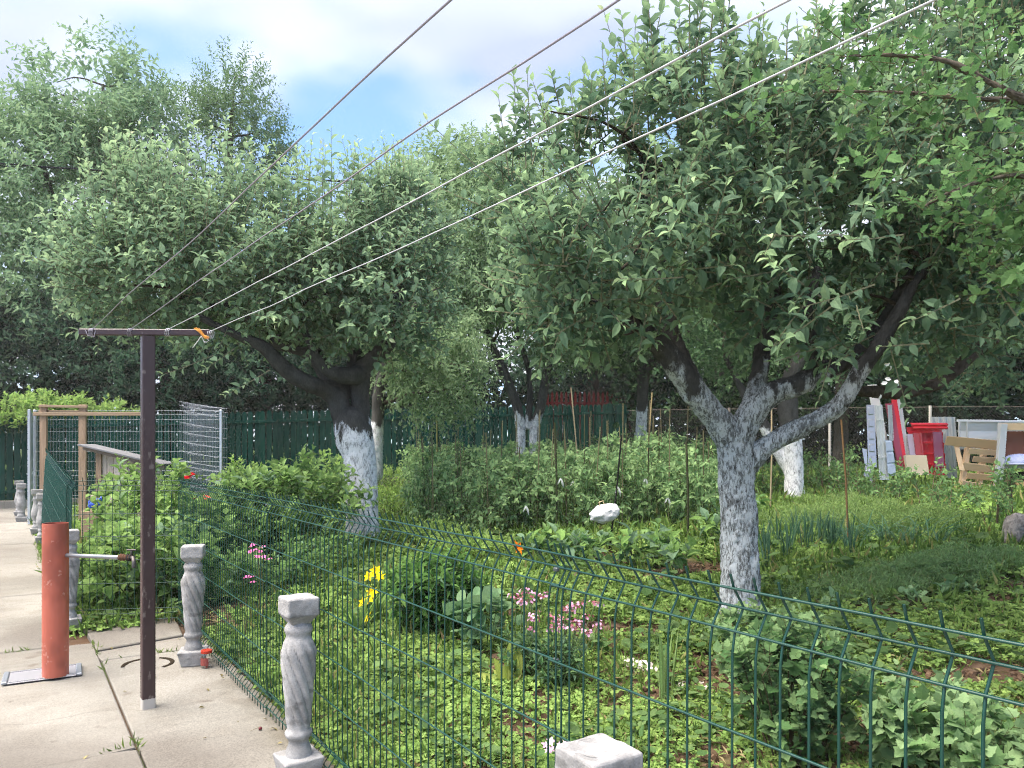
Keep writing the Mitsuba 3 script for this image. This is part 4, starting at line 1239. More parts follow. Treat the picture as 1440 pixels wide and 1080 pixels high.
M().box([c[0] - .03, Yc - .02, zr(141) / 2], (.09, .05, zr(141)), (.60, .48, .36), b=.004).put(part(k, 'corner_post'), WOODV)
ra, rb = at(121, 625.5, Yc), at(243, 653, Yc)
M().beam(ra + [0, .0, 0], rb + [-.05, .0, 0], .52, .028, (.20, .205, .215), up=(0, 0, 1)).put(part(k, 'roof'), MATT)
M().beam(ra + [.05, -.17, -.05], rb + [-.05, -.17, -.05], .03, .06, (.22, .18, .15)).put(part(k, 'roof_batten'), MATT)
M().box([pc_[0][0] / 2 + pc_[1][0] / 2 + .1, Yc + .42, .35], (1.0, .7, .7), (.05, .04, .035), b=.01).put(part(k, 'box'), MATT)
M().beam(at(128, 701, 13.2), at(170, 703, 13.2), .05, .12, (.40, .36, .30)).put(part(k, 'sill_board'), MATT)
kb = thing('blue_bag', 'crumpled bright blue plastic bag in front of the coop', 'bag')
s_ = trimesh.creation.icosphere(3, 1)
v_ = A(s_.vertices)
v_ = v_ * (1 + .55 * (meshkit.fbm(v_ * 2.2, 3, 6) - .5))[:, None] * [.115, .09, .095]
pb_ = at(135, 709, 11.9)
M().add(v_ + pb_, A(s_.faces), (.010, .055, .42)).put(part(kb, 'bag'), PAINT, 40) if False else None
mikey = part(kb, 'body')
M().add(v_ + pb_, A(s_.faces), (.010, .060, .45)).put(mikey, PAINT)
M().tube([pb_ + [.05, 0, .05], pb_ + [.09, -.01, .10], pb_ + [.12, 0, .05], pb_ + [.10, 0, -.02]], [.02, .03, .03, .01], (.012, .075, .5), 6).put(part(kb, 'loop'), PAINT, True)
kb = thing('wooden_stump', 'grey upturned block carrying the blue bag before the coop', 'block')
M().box([pb_[0], pb_[1] + .02, (pb_[2] - .09) / 2], (.34, .3, pb_[2] - .09), (.46, .40, .33), b=.02).put(kb, WOODV)

# the thicket beyond the fences: one mass of leaves
r_ = np.random.default_rng(66)
P, C, S_ = [], [], []
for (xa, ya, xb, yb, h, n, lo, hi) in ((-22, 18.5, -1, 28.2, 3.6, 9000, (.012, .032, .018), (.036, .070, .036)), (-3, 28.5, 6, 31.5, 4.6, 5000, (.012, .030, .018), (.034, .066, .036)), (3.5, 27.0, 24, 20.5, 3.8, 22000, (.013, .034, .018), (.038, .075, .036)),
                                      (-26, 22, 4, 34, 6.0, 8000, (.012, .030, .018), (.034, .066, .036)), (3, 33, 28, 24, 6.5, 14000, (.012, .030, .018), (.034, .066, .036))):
    t = r_.random(n)
    z = h * r_.random(n) ** .85
    d_ = r_.normal(size=n) * .8
    top = .65 + .7 * meshkit.fbm(np.stack([t * 9 + xa, 0 * t, 0 * t], 1), 3, 4)
    x, y = xa + (xb - xa) * t, ya + (yb - ya) * t + 1.6 + d_
    P.append(np.stack([x, y, np.maximum(gz(x, y), 0) + z * top], 1))
    C.append(leaf_cols(n, lo, hi, r_))
P, C = np.vstack(P), np.vstack(C)
n = len(P)
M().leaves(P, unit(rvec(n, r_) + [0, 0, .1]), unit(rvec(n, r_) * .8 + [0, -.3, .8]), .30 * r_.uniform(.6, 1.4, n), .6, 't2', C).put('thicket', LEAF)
labels['thicket'] = {'label': 'dark dense thicket filling the space beyond the fences', 'category': 'thicket', 'kind': 'stuff'}
# ---------------------------------------------------------------- plants
def bush(name, label, cat, base, R, H, n_st, k, size, lo, hi, young, seed, tpl='t6', asp=.55, pieces=0, mat=LEAF, lean=.5, L=(.18, .32), n_side=6, stem_col=(.08, .10, .04), group=None, splay=1.0, up=.3, p0=.5, hang=0.0, stem_r=.006, tiers=None, keep=None):
    """A leafy plant: stems from its foot, each with side shoots that carry leaves."""
    r = np.random.default_rng(seed)
    key = keep or thing(name, label, cat, group)
    base = np.asarray(base, float)
    a = r.uniform(0, 2 * np.pi, n_st)
    q = np.sqrt(r.random(n_st))
    foot = base + np.stack([np.cos(a) * q * R * .35, np.sin(a) * q * R * .35, 0 * a], 1)
    h = H * r.uniform(.72, 1.0, n_st) * (1 - .32 * q ** 2)
    tip = base + np.stack([np.cos(a) * q * R, np.sin(a) * q * R, h], 1)
    ts = np.linspace(0, 1, 5)
    path = foot[:, None] + (tip - foot)[:, None] * ts[None, :, None] + (np.sin(ts * np.pi) * -.06)[None, :, None] * (tip - foot)[:, None] * [1, 1, 0]
    mm = M().add(*many_tubes(path, stem_r * np.broadcast_to(A([1.2, 1, .85, .65, .3]), (n_st, 5)), 4), stem_col)
    t = r.uniform(.12, 1.0, (n_st, n_side)) ** .8
    t[:, 0] = .97
    S = foot[:, None] + (tip - foot)[:, None] * t[..., None]
    S = S.reshape(-1, 3)
    out = np.repeat(unit((tip - base) * [1, 1, .25] + 1e-4), n_side, 0)
    D = unit(out * lean + A([0, 0, .55 - hang]) + r.normal(size=S.shape) * .45)
    cf = cols(lo, hi, young, p0)(r)
    arr, tw = shoots(S, D, r.uniform(*L, len(S)), k, size, asp, tpl, cf, r, splay=splay, up=up - hang, twig=stem_r * .45, bend=-hang * .5)
    ok = arr[0][:, 2] > ground_at(arr[0][:, 0], arr[0][:, 1]) + .01
    arr = tuple(x[ok] if isinstance(x, np.ndarray) and len(x) == len(ok) else x for x in arr)
    if pieces:
        arr = leaf_pieces(key, arr, pieces, mat)
    M().leaves(*arr).put(part(key, 'foliage', kind='stuff'), mat)
    mm.add(*tw, stem_col)
    mm.put(part(key, 'stem', kind='stuff'), MATT)
    return key


def blades(name, label, cat, base, n, H, w, spread, lo, hi, seed, droop=.5, group=None, pieces=True, radius=.05, keep=None, mat=SOFT, fold=.2):
    """Long narrow leaves rising from one foot, each a part of its own."""
    r = np.random.default_rng(seed)
    key = keep or thing(name, label, cat, group)
    base = np.asarray(base, float)
    ts = np.linspace(0, 1, 7)
    mm = M()
    for q in range(n):
        a = r.uniform(0, 2 * np.pi)
        d = A([math.cos(a), math.sin(a), 0])
        h, sp, dr = H * r.uniform(.65, 1.0), spread * r.uniform(.3, 1.0), droop * r.uniform(.2, 1.0)
        ax = base + d * radius * r.random() + d * (sp * h * ts ** 1.6)[:, None] + A([0, 0, 1.0]) * (h * (ts - dr * .45 * ts ** 3))[:, None]
        side = unit(np.cross(A([0, 0, 1.0]), d) + r.normal(size=3) * .2)
        ww = w * r.uniform(.7, 1.1) * np.clip(np.sin(np.pi * (.12 + .88 * ts)) ** .55, .0, 1)
        ww[-1] = 0.0006
        v = np.vstack([ax - side * ww[:, None] / 2, ax - d * (ww * fold)[:, None], ax + side * ww[:, None] / 2])
        i = np.arange(6)
        f = np.vstack([np.stack([i, i + 1, i + 8], 1), np.stack([i, i + 8, i + 7], 1), np.stack([i + 7, i + 8, i + 15], 1), np.stack([i + 7, i + 15, i + 14], 1)])
        c = leaf_cols(1, lo, hi, r)[0]
        if pieces:
            M().add(v, f, c).put(part(key, 'leaf'), mat, True)
        else:
            mm.add(v, f, c)
    if not pieces:
        mm.put(part(key, 'foliage', kind='stuff'), mat, True)
    return key


def blossom(key, name, c, size, n, col, r, up=(0, -.3, 1), asp=.62, tpl='t6', cup=.5, mat=MATT, lab=None):
    """A flower of n petals round a centre."""
    up = unit(A(up) + r.normal(size=3) * .2)
    a = unit(np.cross(up, A([.3, .9, .1])))
    b = np.cross(up, a)
    th = np.arange(n) * 2 * np.pi / n + r.uniform(0, 1)
    D = unit(np.cos(th)[:, None] * a + np.sin(th)[:, None] * b + up * cup)
    M().leaves(np.repeat([c], n, 0), D, unit(up * 1.0 - D * .4), size * r.uniform(.85, 1.1, n), asp, tpl, leaf_cols(n, A(col) * .85, A(col) * 1.1, r)).put(part(key, name, **({'label': lab} if lab else {})), mat)


# plants in front of the coop, behind the short panel
r_ = np.random.default_rng(77)
BG = ((.11, .20, .055), (.20, .30, .10), (.32, .44, .15))
sp_ = [(182, 7.9, .32, .75), (176, 7.5, .36, .8), (196, 7.45, .6, .85), (225, 7.5, .6, .95), (182, 8.6, .36, 1.0), (202, 8.9, .5, 1.4), (226, 8.6, .7, 1.35), (200, 10.2, .5, 1.5), (222, 10.2, .75, 1.45), (250, 9.6, .7, 1.0), (166, 10.4, .3, .55)]
wh = ['low leafy bean plant in the corner by the edge-on wire panel', 'low bean plant under the water tap, behind the short panel', 'bean plant just beside the brown post behind the short panel', 'dense bean plant in the corner of the two wire fences',
      'bean plant in the second row before the blue bag', 'tall bean plant climbing in front of the coop planks', 'tall bean plant to the other side of the brown post before the coop', 'bushy bean plant reaching up to the coop roof', 'bean plant at the low end of the coop roof',
      'bean plant by the red flowers near the kennel stack', 'low pale plant beside the blue bag']
for q, (px, Yp, R, H) in enumerate(sp_):
    x = (px - 720) * Yp / F
    bush('bean_plant', wh[q], 'bean plant', [x, Yp, float(ground_at(x, Yp))], R, H, 11, 6, .115, *BG, 100 + q, 't6', .68, n_side=6, L=(.16, .3), splay=1.05, p0=.35, group='bean plants before the coop', pieces=24)
# red flowers
for q, (px, py, Yp, col, lab) in enumerate(((266, 673, 10.2, (.55, .02, .03), 'red flower head rising near the kennel corner'), (288, 700, 9.2, (.70, .14, .08), 'orange red flower lower than the red one near the kennel corner'))):
    key = thing('flower', lab, 'flower', 'red flowers')
    c = at(px, py, Yp)
    g = float(ground_at(c[0], c[1]))
    for m_ in range(3):
        blossom(key, 'bloom', c + r_.normal(size=3) * [.05, .03, .02], .07, 7, col, r_)
    M().tube([[c[0], c[1], g], [c[0] + .03, c[1], (g + c[2]) / 2], c], .006, (.07, .12, .03), 5).put(part(key, 'stem'), MATT, True)
    S = A([[c[0], c[1], g + (c[2] - g) * t] for t in np.linspace(.2, .85, 7)])
    M().leaves(S, unit(rvec(7, r_) * [1, 1, .4]), np.repeat([[0, 0, 1.0]], 7, 0), .12, .45, 't6', leaf_cols(7, *BG[:2], r_)).put(part(key, 'foliage', kind='stuff'), LEAF)

# big shrub before the white trunk and its neighbours
b = gp(415, 790)
bush('leafy_shrub', 'wide leafy shrub of pale toothed leaves in front of the bright white trunk', 'shrub', b, .95, 1.32, 46, 8, .125, (.10, .185, .055), (.19, .29, .10), (.30, .42, .15), 201, 't6', .62, n_side=8, L=(.2, .36), splay=1.0, pieces=120, stem_r=.007, p0=.5)
b = gp(345, 800)
bush('leafy_shrub', 'lower dense green shrub between the pale shrub and the corner fence', 'shrub', b, .85, .95, 36, 8, .10, (.085, .17, .05), (.16, .26, .09), (.27, .38, .13), 202, 't6', .6, n_side=7, L=(.2, .3), pieces=80, p0=.4)
for q, (px, py, R, H, lab) in enumerate(((290, 850, .5, .62, 'leafy green plant behind the glass jar baluster, against the wire'), (320, 815, .55, .8, 'leafy plant at the wire beneath the pink flowers'), (270, 790, .6, .95, 'tall leafy plant inside the fence corner'), (440, 815, .5, .5, 'dark low shrub under the wide pale shrub'),
                                         (385, 835, .45, .48, 'dark leafy plant below the lower dense shrub'))):
    bush('leafy_plant', lab, 'plant', gp(px, py), R, H, 16, 7, .085, (.06, .13, .04), (.13, .22, .075), (.24, .34, .11), 210 + q, 't6', .55, n_side=6, L=(.14, .26), p0=.35, pieces=30)
for q, (px, py, R, H, lab) in enumerate(((545, 735, .7, .55, 'fresh light green plants beside the bright white trunk'), (600, 720, .8, .6, 'light green plants between the white trunk and the tomatoes'), (560, 690, .9, .75, 'pale feathery plants behind the bright white trunk'), (480, 700, .8, .7, 'pale green plants behind the wide shrub'),
                                         (660, 790, .5, .3, 'low fresh green plants behind the orange lily'), (590, 775, .5, .35, 'low light green plants above the glossy dark bush'))):
    bush('garden_plant', lab, 'plant', gp(px, py), R, H, 26, 7, .075, (.14, .24, .055), (.24, .34, .10), (.34, .45, .14), 230 + q, 't4', .36, n_side=6, L=(.12, .25), p0=.4, mat=SOFT)
# glossy dark peony bush
b = gp(612, 893)
bush('glossy_bush', 'dense dark glossy bush of pointed leaves behind the mesh', 'bush', b, .33, .60, 46, 8, .105, (.030, .085, .024), (.085, .17, .048), (.20, .33, .08), 240, 't6', .40, n_side=6, L=(.12, .2), splay=1.05, pieces=200, p0=.35, up=.1)
# yellow lilies
for q, (px, py, lab, fl) in enumerate(((528, 882, 'plant with a cluster of bright yellow day lilies', [(529, 803), (519, 811), (535, 812), (523, 833), (512, 847), (521, 846), (519, 869)]), (505, 896, 'strap leaved lily without flowers beside the yellow lilies', []))):
    b = gp(px, py)
    key = blades('lily', lab, 'lily', b, 20, .42, .030, .55, (.10, .20, .05), (.19, .30, .09), 250 + q, .9)
    for m_, (fx, fy) in enumerate(fl):
        c = at(fx, fy, b[1] - .05 + .03 * (m_ % 3))
        M().tube([b + [0, 0, .02], (b + c) / 2 + [0, 0, .06], c], .004, (.09, .15, .04), 5).put(part(key, 'stem'), MATT, True)
        blossom(key, 'flower', c, .058, 6, (.80, .62, .015), r_, (r_.normal() * .4, -.7, .5), .55)
key = blades('lily', 'tuft of long arching green blades at the foot of the bright white trunk', 'lily', gp(490, 800), 34, .62, .030, .6, (.085, .18, .045), (.18, .29, .09), 255, .9)
key = blades('lily', 'arching grassy blades beside the glossy dark bush', 'lily', gp(672, 845), 26, .50, .022, .7, (.09, .19, .045), (.18, .30, .09), 256, .9)
key = blades('lily', 'arching grassy tuft further along, before the tomato bed', 'lily', gp(735, 840), 18, .36, .018, .8, (.10, .2, .05), (.19, .31, .09), 258, .9)
b = gp(727, 800)
key = blades('lily', 'single orange lily in bloom in front of the tomato bed', 'lily', b, 8, .3, .02, .5, (.09, .18, .05), (.17, .27, .08), 257, .8)
c = at(727, 771, b[1])
M().tube([b, (b + c) / 2 + [.01, 0, .02], c], .004, (.12, .16, .05), 5).put(part(key, 'stem'), MATT, True)
blossom(key, 'flower', c, .10, 6, (.80, .20, .012), r_, (.2, -.6, .5), .5, lab='wide open orange flower')
# mallow with round leaves
bush('round_leaved_plant', 'plant of broad pale round leaves between the glossy bush and the pink flowers', 'plant', gp(682, 915), .19, .40, 8, 3, .105, (.095, .185, .09), (.16, .255, .13), (.21, .31, .16), 260, 'rnd', .95, pieces=60, n_side=4, L=(.06, .14), splay=1.0, p0=.3, lean=.9)
# hosta
b = gp(716, 968)
r_ = np.random.default_rng(8)
key = thing('hosta', 'small hosta with upright yellow green ribbed leaves', 'hosta')
for q, (dx, dz, tz, s) in enumerate(((-.85, .55, 0, .15), (-.35, .9, 0, .15), (.05, 1, 0, .21), (-.1, .8, .2, .12), (.25, .9, -.1, .19), (-.6, .8, .2, .11), (.5, .5, 0, .11), (0, .6, -.6, .12))):
    M().leaves([b + r_.normal(size=3) * [.012, .012, 0]], [unit(A([dx, -.1 + tz, dz]))], [unit(A([.2, -1, .35]))], s * 1.3, .36, 'long', leaf_cols(1, (.30, .38, .085), (.46, .52, .15), r_)[0]).put(part(key, 'leaf'), LEAF, True)
# pink dianthus
for q, (px, py, hx, hy, n, lab) in enumerate(((735, 960, 742, 850, 9, 'clump of fading pink sweet williams beside the hosta'), (790, 970, 795, 868, 17, 'larger clump of pink sweet williams at the panel joint'))):
    b = gp(px, py)
    key = bush('sweet_william', lab, 'flowering plant', b, .17, .30, 18, 7, .052, (.05, .115, .045), (.11, .18, .075), (.15, .22, .09), 270 + q, 't6', .36, pieces=60, n_side=5, L=(.06, .12), stem_r=.004)
    for m_ in range(n):
        c = at(hx + r_.normal() * (18 if n < 12 else 24), hy + r_.normal() * 16, b[1] + r_.normal() * .08)
        M().tube([b + r_.normal(size=3) * [.04, .04, 0], (b + c) / 2 + [r_.normal() * .02, 0, 0], c - [0, 0, .01]], .0028, (.09, .13, .06), 4).put(part(key, 'stem'), MATT, True)
        mm = M()
        for p_ in range(16):
            o = r_.normal(size=3) * [.020, .020, .011]
            d_ = unit(o + [0, -.01, .03])
            a_, b_ = unit(np.cross(d_, [.3, .5, .8])), None
            b_ = np.cross(d_, a_)
            th = np.arange(5) * 1.2566 + r_.random()
            D = np.cos(th)[:, None] * a_ + np.sin(th)[:, None] * b_ + d_ * .3
            col = leaf_cols(1, (.16, .05, .06), (.30, .12, .14), r_)[0] if r_.random() < .42 else leaf_cols(1, (.46, .22, .34), (.62, .40, .52), r_)[0]
            mm.leaves(np.repeat([c + o], 5, 0), D, np.repeat([d_], 5, 0), .0105, .95, 't2', col)
        mm.put(part(key, 'flower'), MATT)
for q, (px, py, lab) in enumerate(((362, 770, 'pink flowers high against the dark shrub by the corner fence'), (366, 785, 'smaller pink flower just under the pink ones by the corner'), (343, 815, 'pink flowers low in the shade by the jar baluster'))):
    key = thing('pink_flower', lab, 'flower', 'pink flowers by the corner fence')
    c = at(px, py, 6.6 - .3 * q)
    g = float(ground_at(c[0], c[1]))
    for m_ in range(6 if q == 0 else 3):
        blossom(key, 'bloom', c + r_.normal(size=3) * [.05, .03, .025], .034, 6, (.62, .16, .36), r_)
    M().tube([[c[0], c[1], g], [c[0] + .02, c[1] + .02, (g + c[2]) / 2], c], .004, (.10, .09, .05), 5).put(part(key, 'stem'), MATT, True)
key = thing('pink_flower', 'cluster of pale pink blossoms peeping over the concrete block', 'flower')
c = at(792, 1050, 2.6)
for m_ in range(14):
    blossom(key, 'bloom', c + r_.normal(size=3) * [.035, .03, .014], .018, 5, (.70, .48, .60), r_)
M().tube([[c[0], c[1], float(ground_at(c[0], c[1]))], [c[0] - .01, c[1], .2], c], .005, (.09, .13, .05), 5).put(part(key, 'stem'), MATT, True)
# iris blades
key = blades('iris', 'sheaf of tall upright pale green iris blades beside the white stones', 'iris', gp(935, 985), 15, .46, .020, .13, (.17, .29, .10), (.27, .38, .15), 280, .1, radius=.05)
key = blades('grass_tuft', 'dry brown grass tuft near the white stones', 'grass', gp(862, 918), 16, .16, .008, 1.2, (.16, .11, .06), (.30, .22, .13), 281, 1.0)
# white stones
stones = sorted([(876, 931, .035), (888, 936, .045), (905, 944, .06), (922, 948, .04), (958, 968, .035), (995, 970, .022), (1018, 988, .022), (940, 960, .025), (1083, 1016, .045), (1100, 1024, .03), (1010, 982, .02), (988, 962, .018)])
ORD2 = 'first second third fourth fifth sixth seventh eighth ninth tenth eleventh twelfth'.split()
sl = ['flat white stone in the row', 'largest white stone of the row']
for q, (px, py, s) in enumerate(stones):
    p = gp(px, py)
    key = thing('white_stone', sl[1] if q == 2 else f'whitish rough stone, {ORD2[q]} of the row edging the bed behind the mesh', 'stone', None if q == 2 else 'white edging stones')
    t = trimesh.creation.icosphere(3, 1)
    v = A(t.vertices)
    v = v * (1 + .5 * (meshkit.fbm(v * 1.6 + q * 7, 3, q) - .5))[:, None] * A([s * 1.25, s, s * .75])
    v += v * ((meshkit.fbm(v * 60, 3, 3) - .5) * .25)[:, None]
    c = (A([.50, .46, .40]) + A([.25, .24, .22]) * meshkit.fbm(v * 30 + q, 3, 5)[:, None])
    M().add(v + p + [0, 0, s * .4], A(t.faces), c).put(key, BARK, True)
# chrysanthemum bush near the fence and its neighbours
CH = ((.048, .100, .042), (.098, .165, .074), (.19, .28, .12))
b = gp(1120, 1075)
bush('chrysanthemum', 'tall leafy chrysanthemum bush standing close behind the near mesh', 'bush', b + [0, .05, 0], .30, .66, 30, 6, .062, *CH, 290, 'lob', .74, pieces=280, n_side=7, L=(.08, .16), splay=1.1, up=.1, p0=.6, stem_r=.005, stem_col=(.06, .05, .03))
b = gp(1085, 960)
bush('chrysanthemum', 'spreading pale leaved chrysanthemum around the foot of the big apple trunk', 'bush', b, .42, .42, 26, 6, .07, (.078, .145, .065), (.14, .215, .10), (.23, .32, .14), 291, 'lob', .78, pieces=120, n_side=5, L=(.08, .18), splay=1.1, up=.1, p0=.5)
b = gp(1330, 1110)
bush('chrysanthemum', 'pale green lobed plant at the bottom corner under the fence', 'bush', b + [.05, .1, 0], .42, .40, 34, 6, .068, (.085, .155, .072), (.155, .235, .115), (.24, .33, .15), 292, 'lob', .78, pieces=240, n_side=6, L=(.07, .15), splay=1.1, up=.2, p0=.5)
b = gp(1075, 1010)
bush('celandine', 'light green lobed plant beneath the iris blades', 'plant', b, .16, .22, 9, 4, .065, (.14, .25, .085), (.22, .32, .13), (.3, .4, .16), 293, 'lob', .8, pieces=40, n_side=4, L=(.05, .1))
r_ = np.random.default_rng(21)
key = thing('cabbage_leaf_plant', 'broad veined pale green leaf plant at the bottom edge by the mesh', 'plant')
c = at(1098, 1085, 2.35)
for q, (dx, dy, dz, s) in enumerate(((-.1, -.6, .8, .13), (.7, -.3, .6, .09), (-.8, -.2, .5, .10), (.2, .6, .7, .1))):
    M().leaves([[c[0], c[1], c[2] - .09]], [unit(A([dx, dy, dz]))], [unit(A([.1, -.75, .65]))], s, .95, 'rnd', leaf_cols(1, (.17, .30, .13), (.24, .36, .17), r_)[0]).put(part(key, 'leaf'), LEAF, True)
M().tube([[c[0], c[1], float(ground_at(c[0], c[1]))], [c[0], c[1], c[2] - .09]], .008, (.2, .28, .12), 5).put(part(key, 'stem'), MATT, True)

# tomato bed with stakes
r_ = np.random.default_rng(99)
n_t, nr = 0, {}
ORD = 'first second third fourth fifth sixth seventh eighth ninth tenth eleventh twelfth thirteenth fourteenth fifteenth sixteenth seventeenth eighteenth nineteenth twentieth'.split()
ORD += ['twenty ' + o for o in ORD[:9]]
ROWS = ['front', 'second', 'third', 'fourth', 'fifth', 'sixth', 'back']
for row in range(7):
    Yr = 11.4 + row * 1.25
    for px in np.arange(605 - 3 * row, 1012 + 2 * row, 37 - 2.0 * row):
        x = (px + r_.normal() * 5 - 720) * Yr / F
        y = Yr + r_.normal() * .15
        g = float(ground_at(x, y))
        if abs(x - 1.9) < .35 and abs(y - 6.4) < .4:
            continue
        far = row / 6
        col = ((.080, .160, .070), (.190, .290, .130), (.34, .46, .20))
        nr[row] = nr.get(row, 0) + 1
        pos = f'{ORD[nr[row] - 1]} from the white trunk side in the {ROWS[row]} row'
        key = thing('tomato_plant', 'staked tomato plant, ' + pos, 'tomato plant', 'tomato plants in the staked bed')
        H = r_.uniform(1.1, 1.5)
        bush('', '', '', [x, y, g], .36, H, 8, 8, .112 + .02 * far, *col, 400 + n_t, 't4', .5, mat=SOFT, n_side=7 if row < 3 else 5, L=(.16, .30), hang=.55, splay=1.1, p0=.6, stem_r=.007, keep=key)
        if r_.random() < .25:
            c = A([x + r_.normal() * .1, y - .38, g + H * r_.uniform(.3, .75)])
            M().leaves([c, c], [unit(A([.3, 0, -1])), unit(A([-.4, -.1, -.8]))], [[0, -1, .3]] * 2, [.16, .11], .22, 't6', (.78, .79, .78)).put(part(key, 'tie', label='white rag tie'), MATT)
        if r_.random() < .2:
            n_t += 1
            continue
        hs = H * r_.uniform(1.0, 1.38)
        kk = thing('garden_stake', 'thin stake of tomato plant ' + pos, 'stake', 'tomato stakes')
        d_ = A([r_.normal() * .06, r_.normal() * .03])
        M().tube([[x + .06, y - .05, g - .05], [x + .06 + d_[0] * .5, y - .05 + d_[1] * .5, g + hs / 2], [x + .06 + d_[0], y - .05 + d_[1], g + hs]], .009, leaf_cols(1, (.07, .065, .04), (.22, .20, .11), r_)[0], 6).put(kk, MATT, True)
        n_t += 1
# named stakes
for q, (px, py0, py1, Yp, dx, rad, col, lab) in enumerate(((614, 640, 568, 16, 0, .022, (.26, .25, .10), 'tall olive stake rising clear of the tomatoes before the green fence'), (817, 640, 545, 14.5, -14, .014, (.30, .25, .17), 'leaning pale pole before the end of the red picket fence'), (903, 650, 552, 14.0, 14, .014, (.34, .27, .14), 'pale leaning cane beside the dark tree'),
                                                     (856, 830, 612, 9.8, 18, .012, (.02, .022, .02), 'black rod leaning over the white sack'), (967, 760, 620, 9.9, -2, .016, (.05, .055, .03), 'dark upright stake between the sack and the big apple trunk'), (783, 750, 594, 11.2, -3, .016, (.05, .06, .03), 'dark upright stake in the front tomato row'),
                                                     (1193, 745, 590, 9.8, -10, .012, (.20, .12, .06), 'thin brown stick leaning behind the onions'), (1083, 735, 560, 13.0, 2, .014, (.34, .28, .18), 'pale cane standing by the leaning white trunk'))):
    p = at(px, py0, Yp)
    t = at(px + dx, py1, Yp)
    g = float(ground_at(p[0], p[1]))
    key = thing('garden_stake', lab, 'stake')
    M().tube([[p[0], p[1], g - .05], (A([p[0], p[1], g]) + t) / 2 + [.015, 0, 0], t], rad, col, 6).put(key, MATT, True)
# white sack
key = thing('white_sack', 'full white plastic sack lying beside the tomato bed', 'sack')
t = trimesh.creation.icosphere(4, 1)
v = A(t.vertices)
v = v * (1 + .10 * np.abs(v[:, :1] * v[:, 2:])) * A([.19, .14, .115])
v = v + A(t.vertex_normals) * ((meshkit.fbm(A(t.vertices) * 1.6, 2, 14) - .5) * .055 + (np.abs(meshkit.fbm(A(t.vertices) * 3.4, 2, 15) - .5)) * .018)[:, None]
p = at(850, 722, 9.7)
M().add(v @ trimesh.transformations.rotation_matrix(-.25, [0, 1, 0])[:3, :3].T + p, A(t.faces), (.60, .61, .62)).put(part(key, 'bag'), MATT, True)
M().tube([p + [-.06, 0, .09], p + [-.07, -.02, .14], p + [-.02, -.02, .16], p + [.0, 0, .1]], .008, (.6, .5, .3), 5).put(part(key, 'string'), MATT, True)
# peppers and aubergines in front of the sack
for q, (px, py, H, lab) in enumerate(((806, 798, .42, 'young aubergine plant with upright broad leaves before the sack'), (835, 790, .34, 'low aubergine plant before the white sack'), (892, 800, .42, 'aubergine plant with bright broad leaves beside the sack'), (925, 795, .40, 'broad leaved plant close to the dark upright stake'),
                                      (770, 790, .36, 'broad leaved plant behind the orange lily'), (960, 815, .34, 'small broad leaved plant before the big trunk'), (1012, 770, .42, 'leafy plant at the far side of the big trunk foot'), (1055, 740, .5, 'leafy plant between the two whitewashed trunks'))):
    bush('aubergine_plant', lab, 'plant', gp(px, py), .22, H, 6, 3, .17, (.075, .16, .055), (.15, .25, .10), (.24, .36, .13), 320 + q, 't6', .58, pieces=36, n_side=4, L=(.06, .14), splay=1.0, up=.25)
# onions
for q in range(26):
    px, py = (1070 + q * 9 + r_.normal() * 5, 788 - q * 1.0 + r_.normal() * 9) if q < 15 else (1190 + (q - 15) * 13, 782 - (q - 15) * 1.4 + r_.normal() * 6)
    lie = q >= 14
    blades('onion', f'blue green onion tops lying flat, {ORD[q - 14]} along from the upright onions' if lie else f'upright blue green onion plant, {ORD[q]} along from the big trunk', 'onion', gp(px, py), 13, .62 if not lie else .60, .016, .35 if not lie else 1.5, (.050, .125, .070), (.13, .235, .145), 340 + q, .4 if not lie else 1.5, 'onions lying flat' if lie else 'upright onions')
# feathery fennel / dill beds
def feathery(label, spots, H, size, lo, hi, seed, group=None):
    r = np.random.default_rng(seed)
    key = thing('fennel_bed', label, 'fennel', group, 'stuff')
    P, D, N, S, C = [], [], [], [], []
    for (px, py, R, h, n) in spots:
        b = gp(px, py)
        a, q = r.uniform(0, 6.283, n), np.sqrt(r.random(n))
        x, y = b[0] + np.cos(a) * q * R, b[1] + np.sin(a) * q * R * .8
        hump = .35 + 1.1 * meshkit.fbm(np.stack([x * 4.5, y * 4.5, 0 * x], 1), 3, seed)
        z = ground_at(x, y) + h * hump * r.random(n) ** .6 * (1 - .35 * q ** 2) + .01
        P.append(np.stack([x, y, z], 1))
        C.append(leaf_cols(n, lo, hi, r))
    P, C = np.vstack(P), np.vstack(C)
    n = len(P)
    M().leaves(P, unit(rvec(n, r) + [0, 0, .35]), rvec(n, r), size * r.uniform(.6, 1.2, n), .10, 't2', C).put(key, SOFT)


feathery('low feathery dark green fennel bed in front of the onions', [(1215, 835, .55, .18, 4500), (1300, 822, .6, .24, 6000), (1370, 805, .55, .25, 4500), (1150, 845, .35, .12, 2000)], .3, .060, (.20, .33, .13), (.32, .45, .19), 360)
feathery('wide light green feathery bed behind the onions', [(1140, 742, .9, .30, 7000), (1220, 745, .9, .34, 8000), (1290, 748, .8, .32, 6000), (1180, 725, 1.0, .3, 5000)], .3, .075, (.20, .32, .11), (.30, .41, .15), 361)
# seedlings before the fennel
for q, (px, py, lab) in enumerate(((1283, 855, 'small seedling with round pale leaves before the feathery bed'), (1330, 850, 'second small seedling before the feathery bed'), (1352, 845, 'third small seedling nearest the stump'), (1170, 868, 'small sprout beside the dug earth'))):
    bush('seedling', lab, 'seedling', gp(px, py), .06, .16, 4, 3, .07, (.15, .26, .11), (.23, .33, .16), (.28, .38, .2), 365 + q, 'rnd', .9, pieces=12, n_side=2, L=(.03, .07))
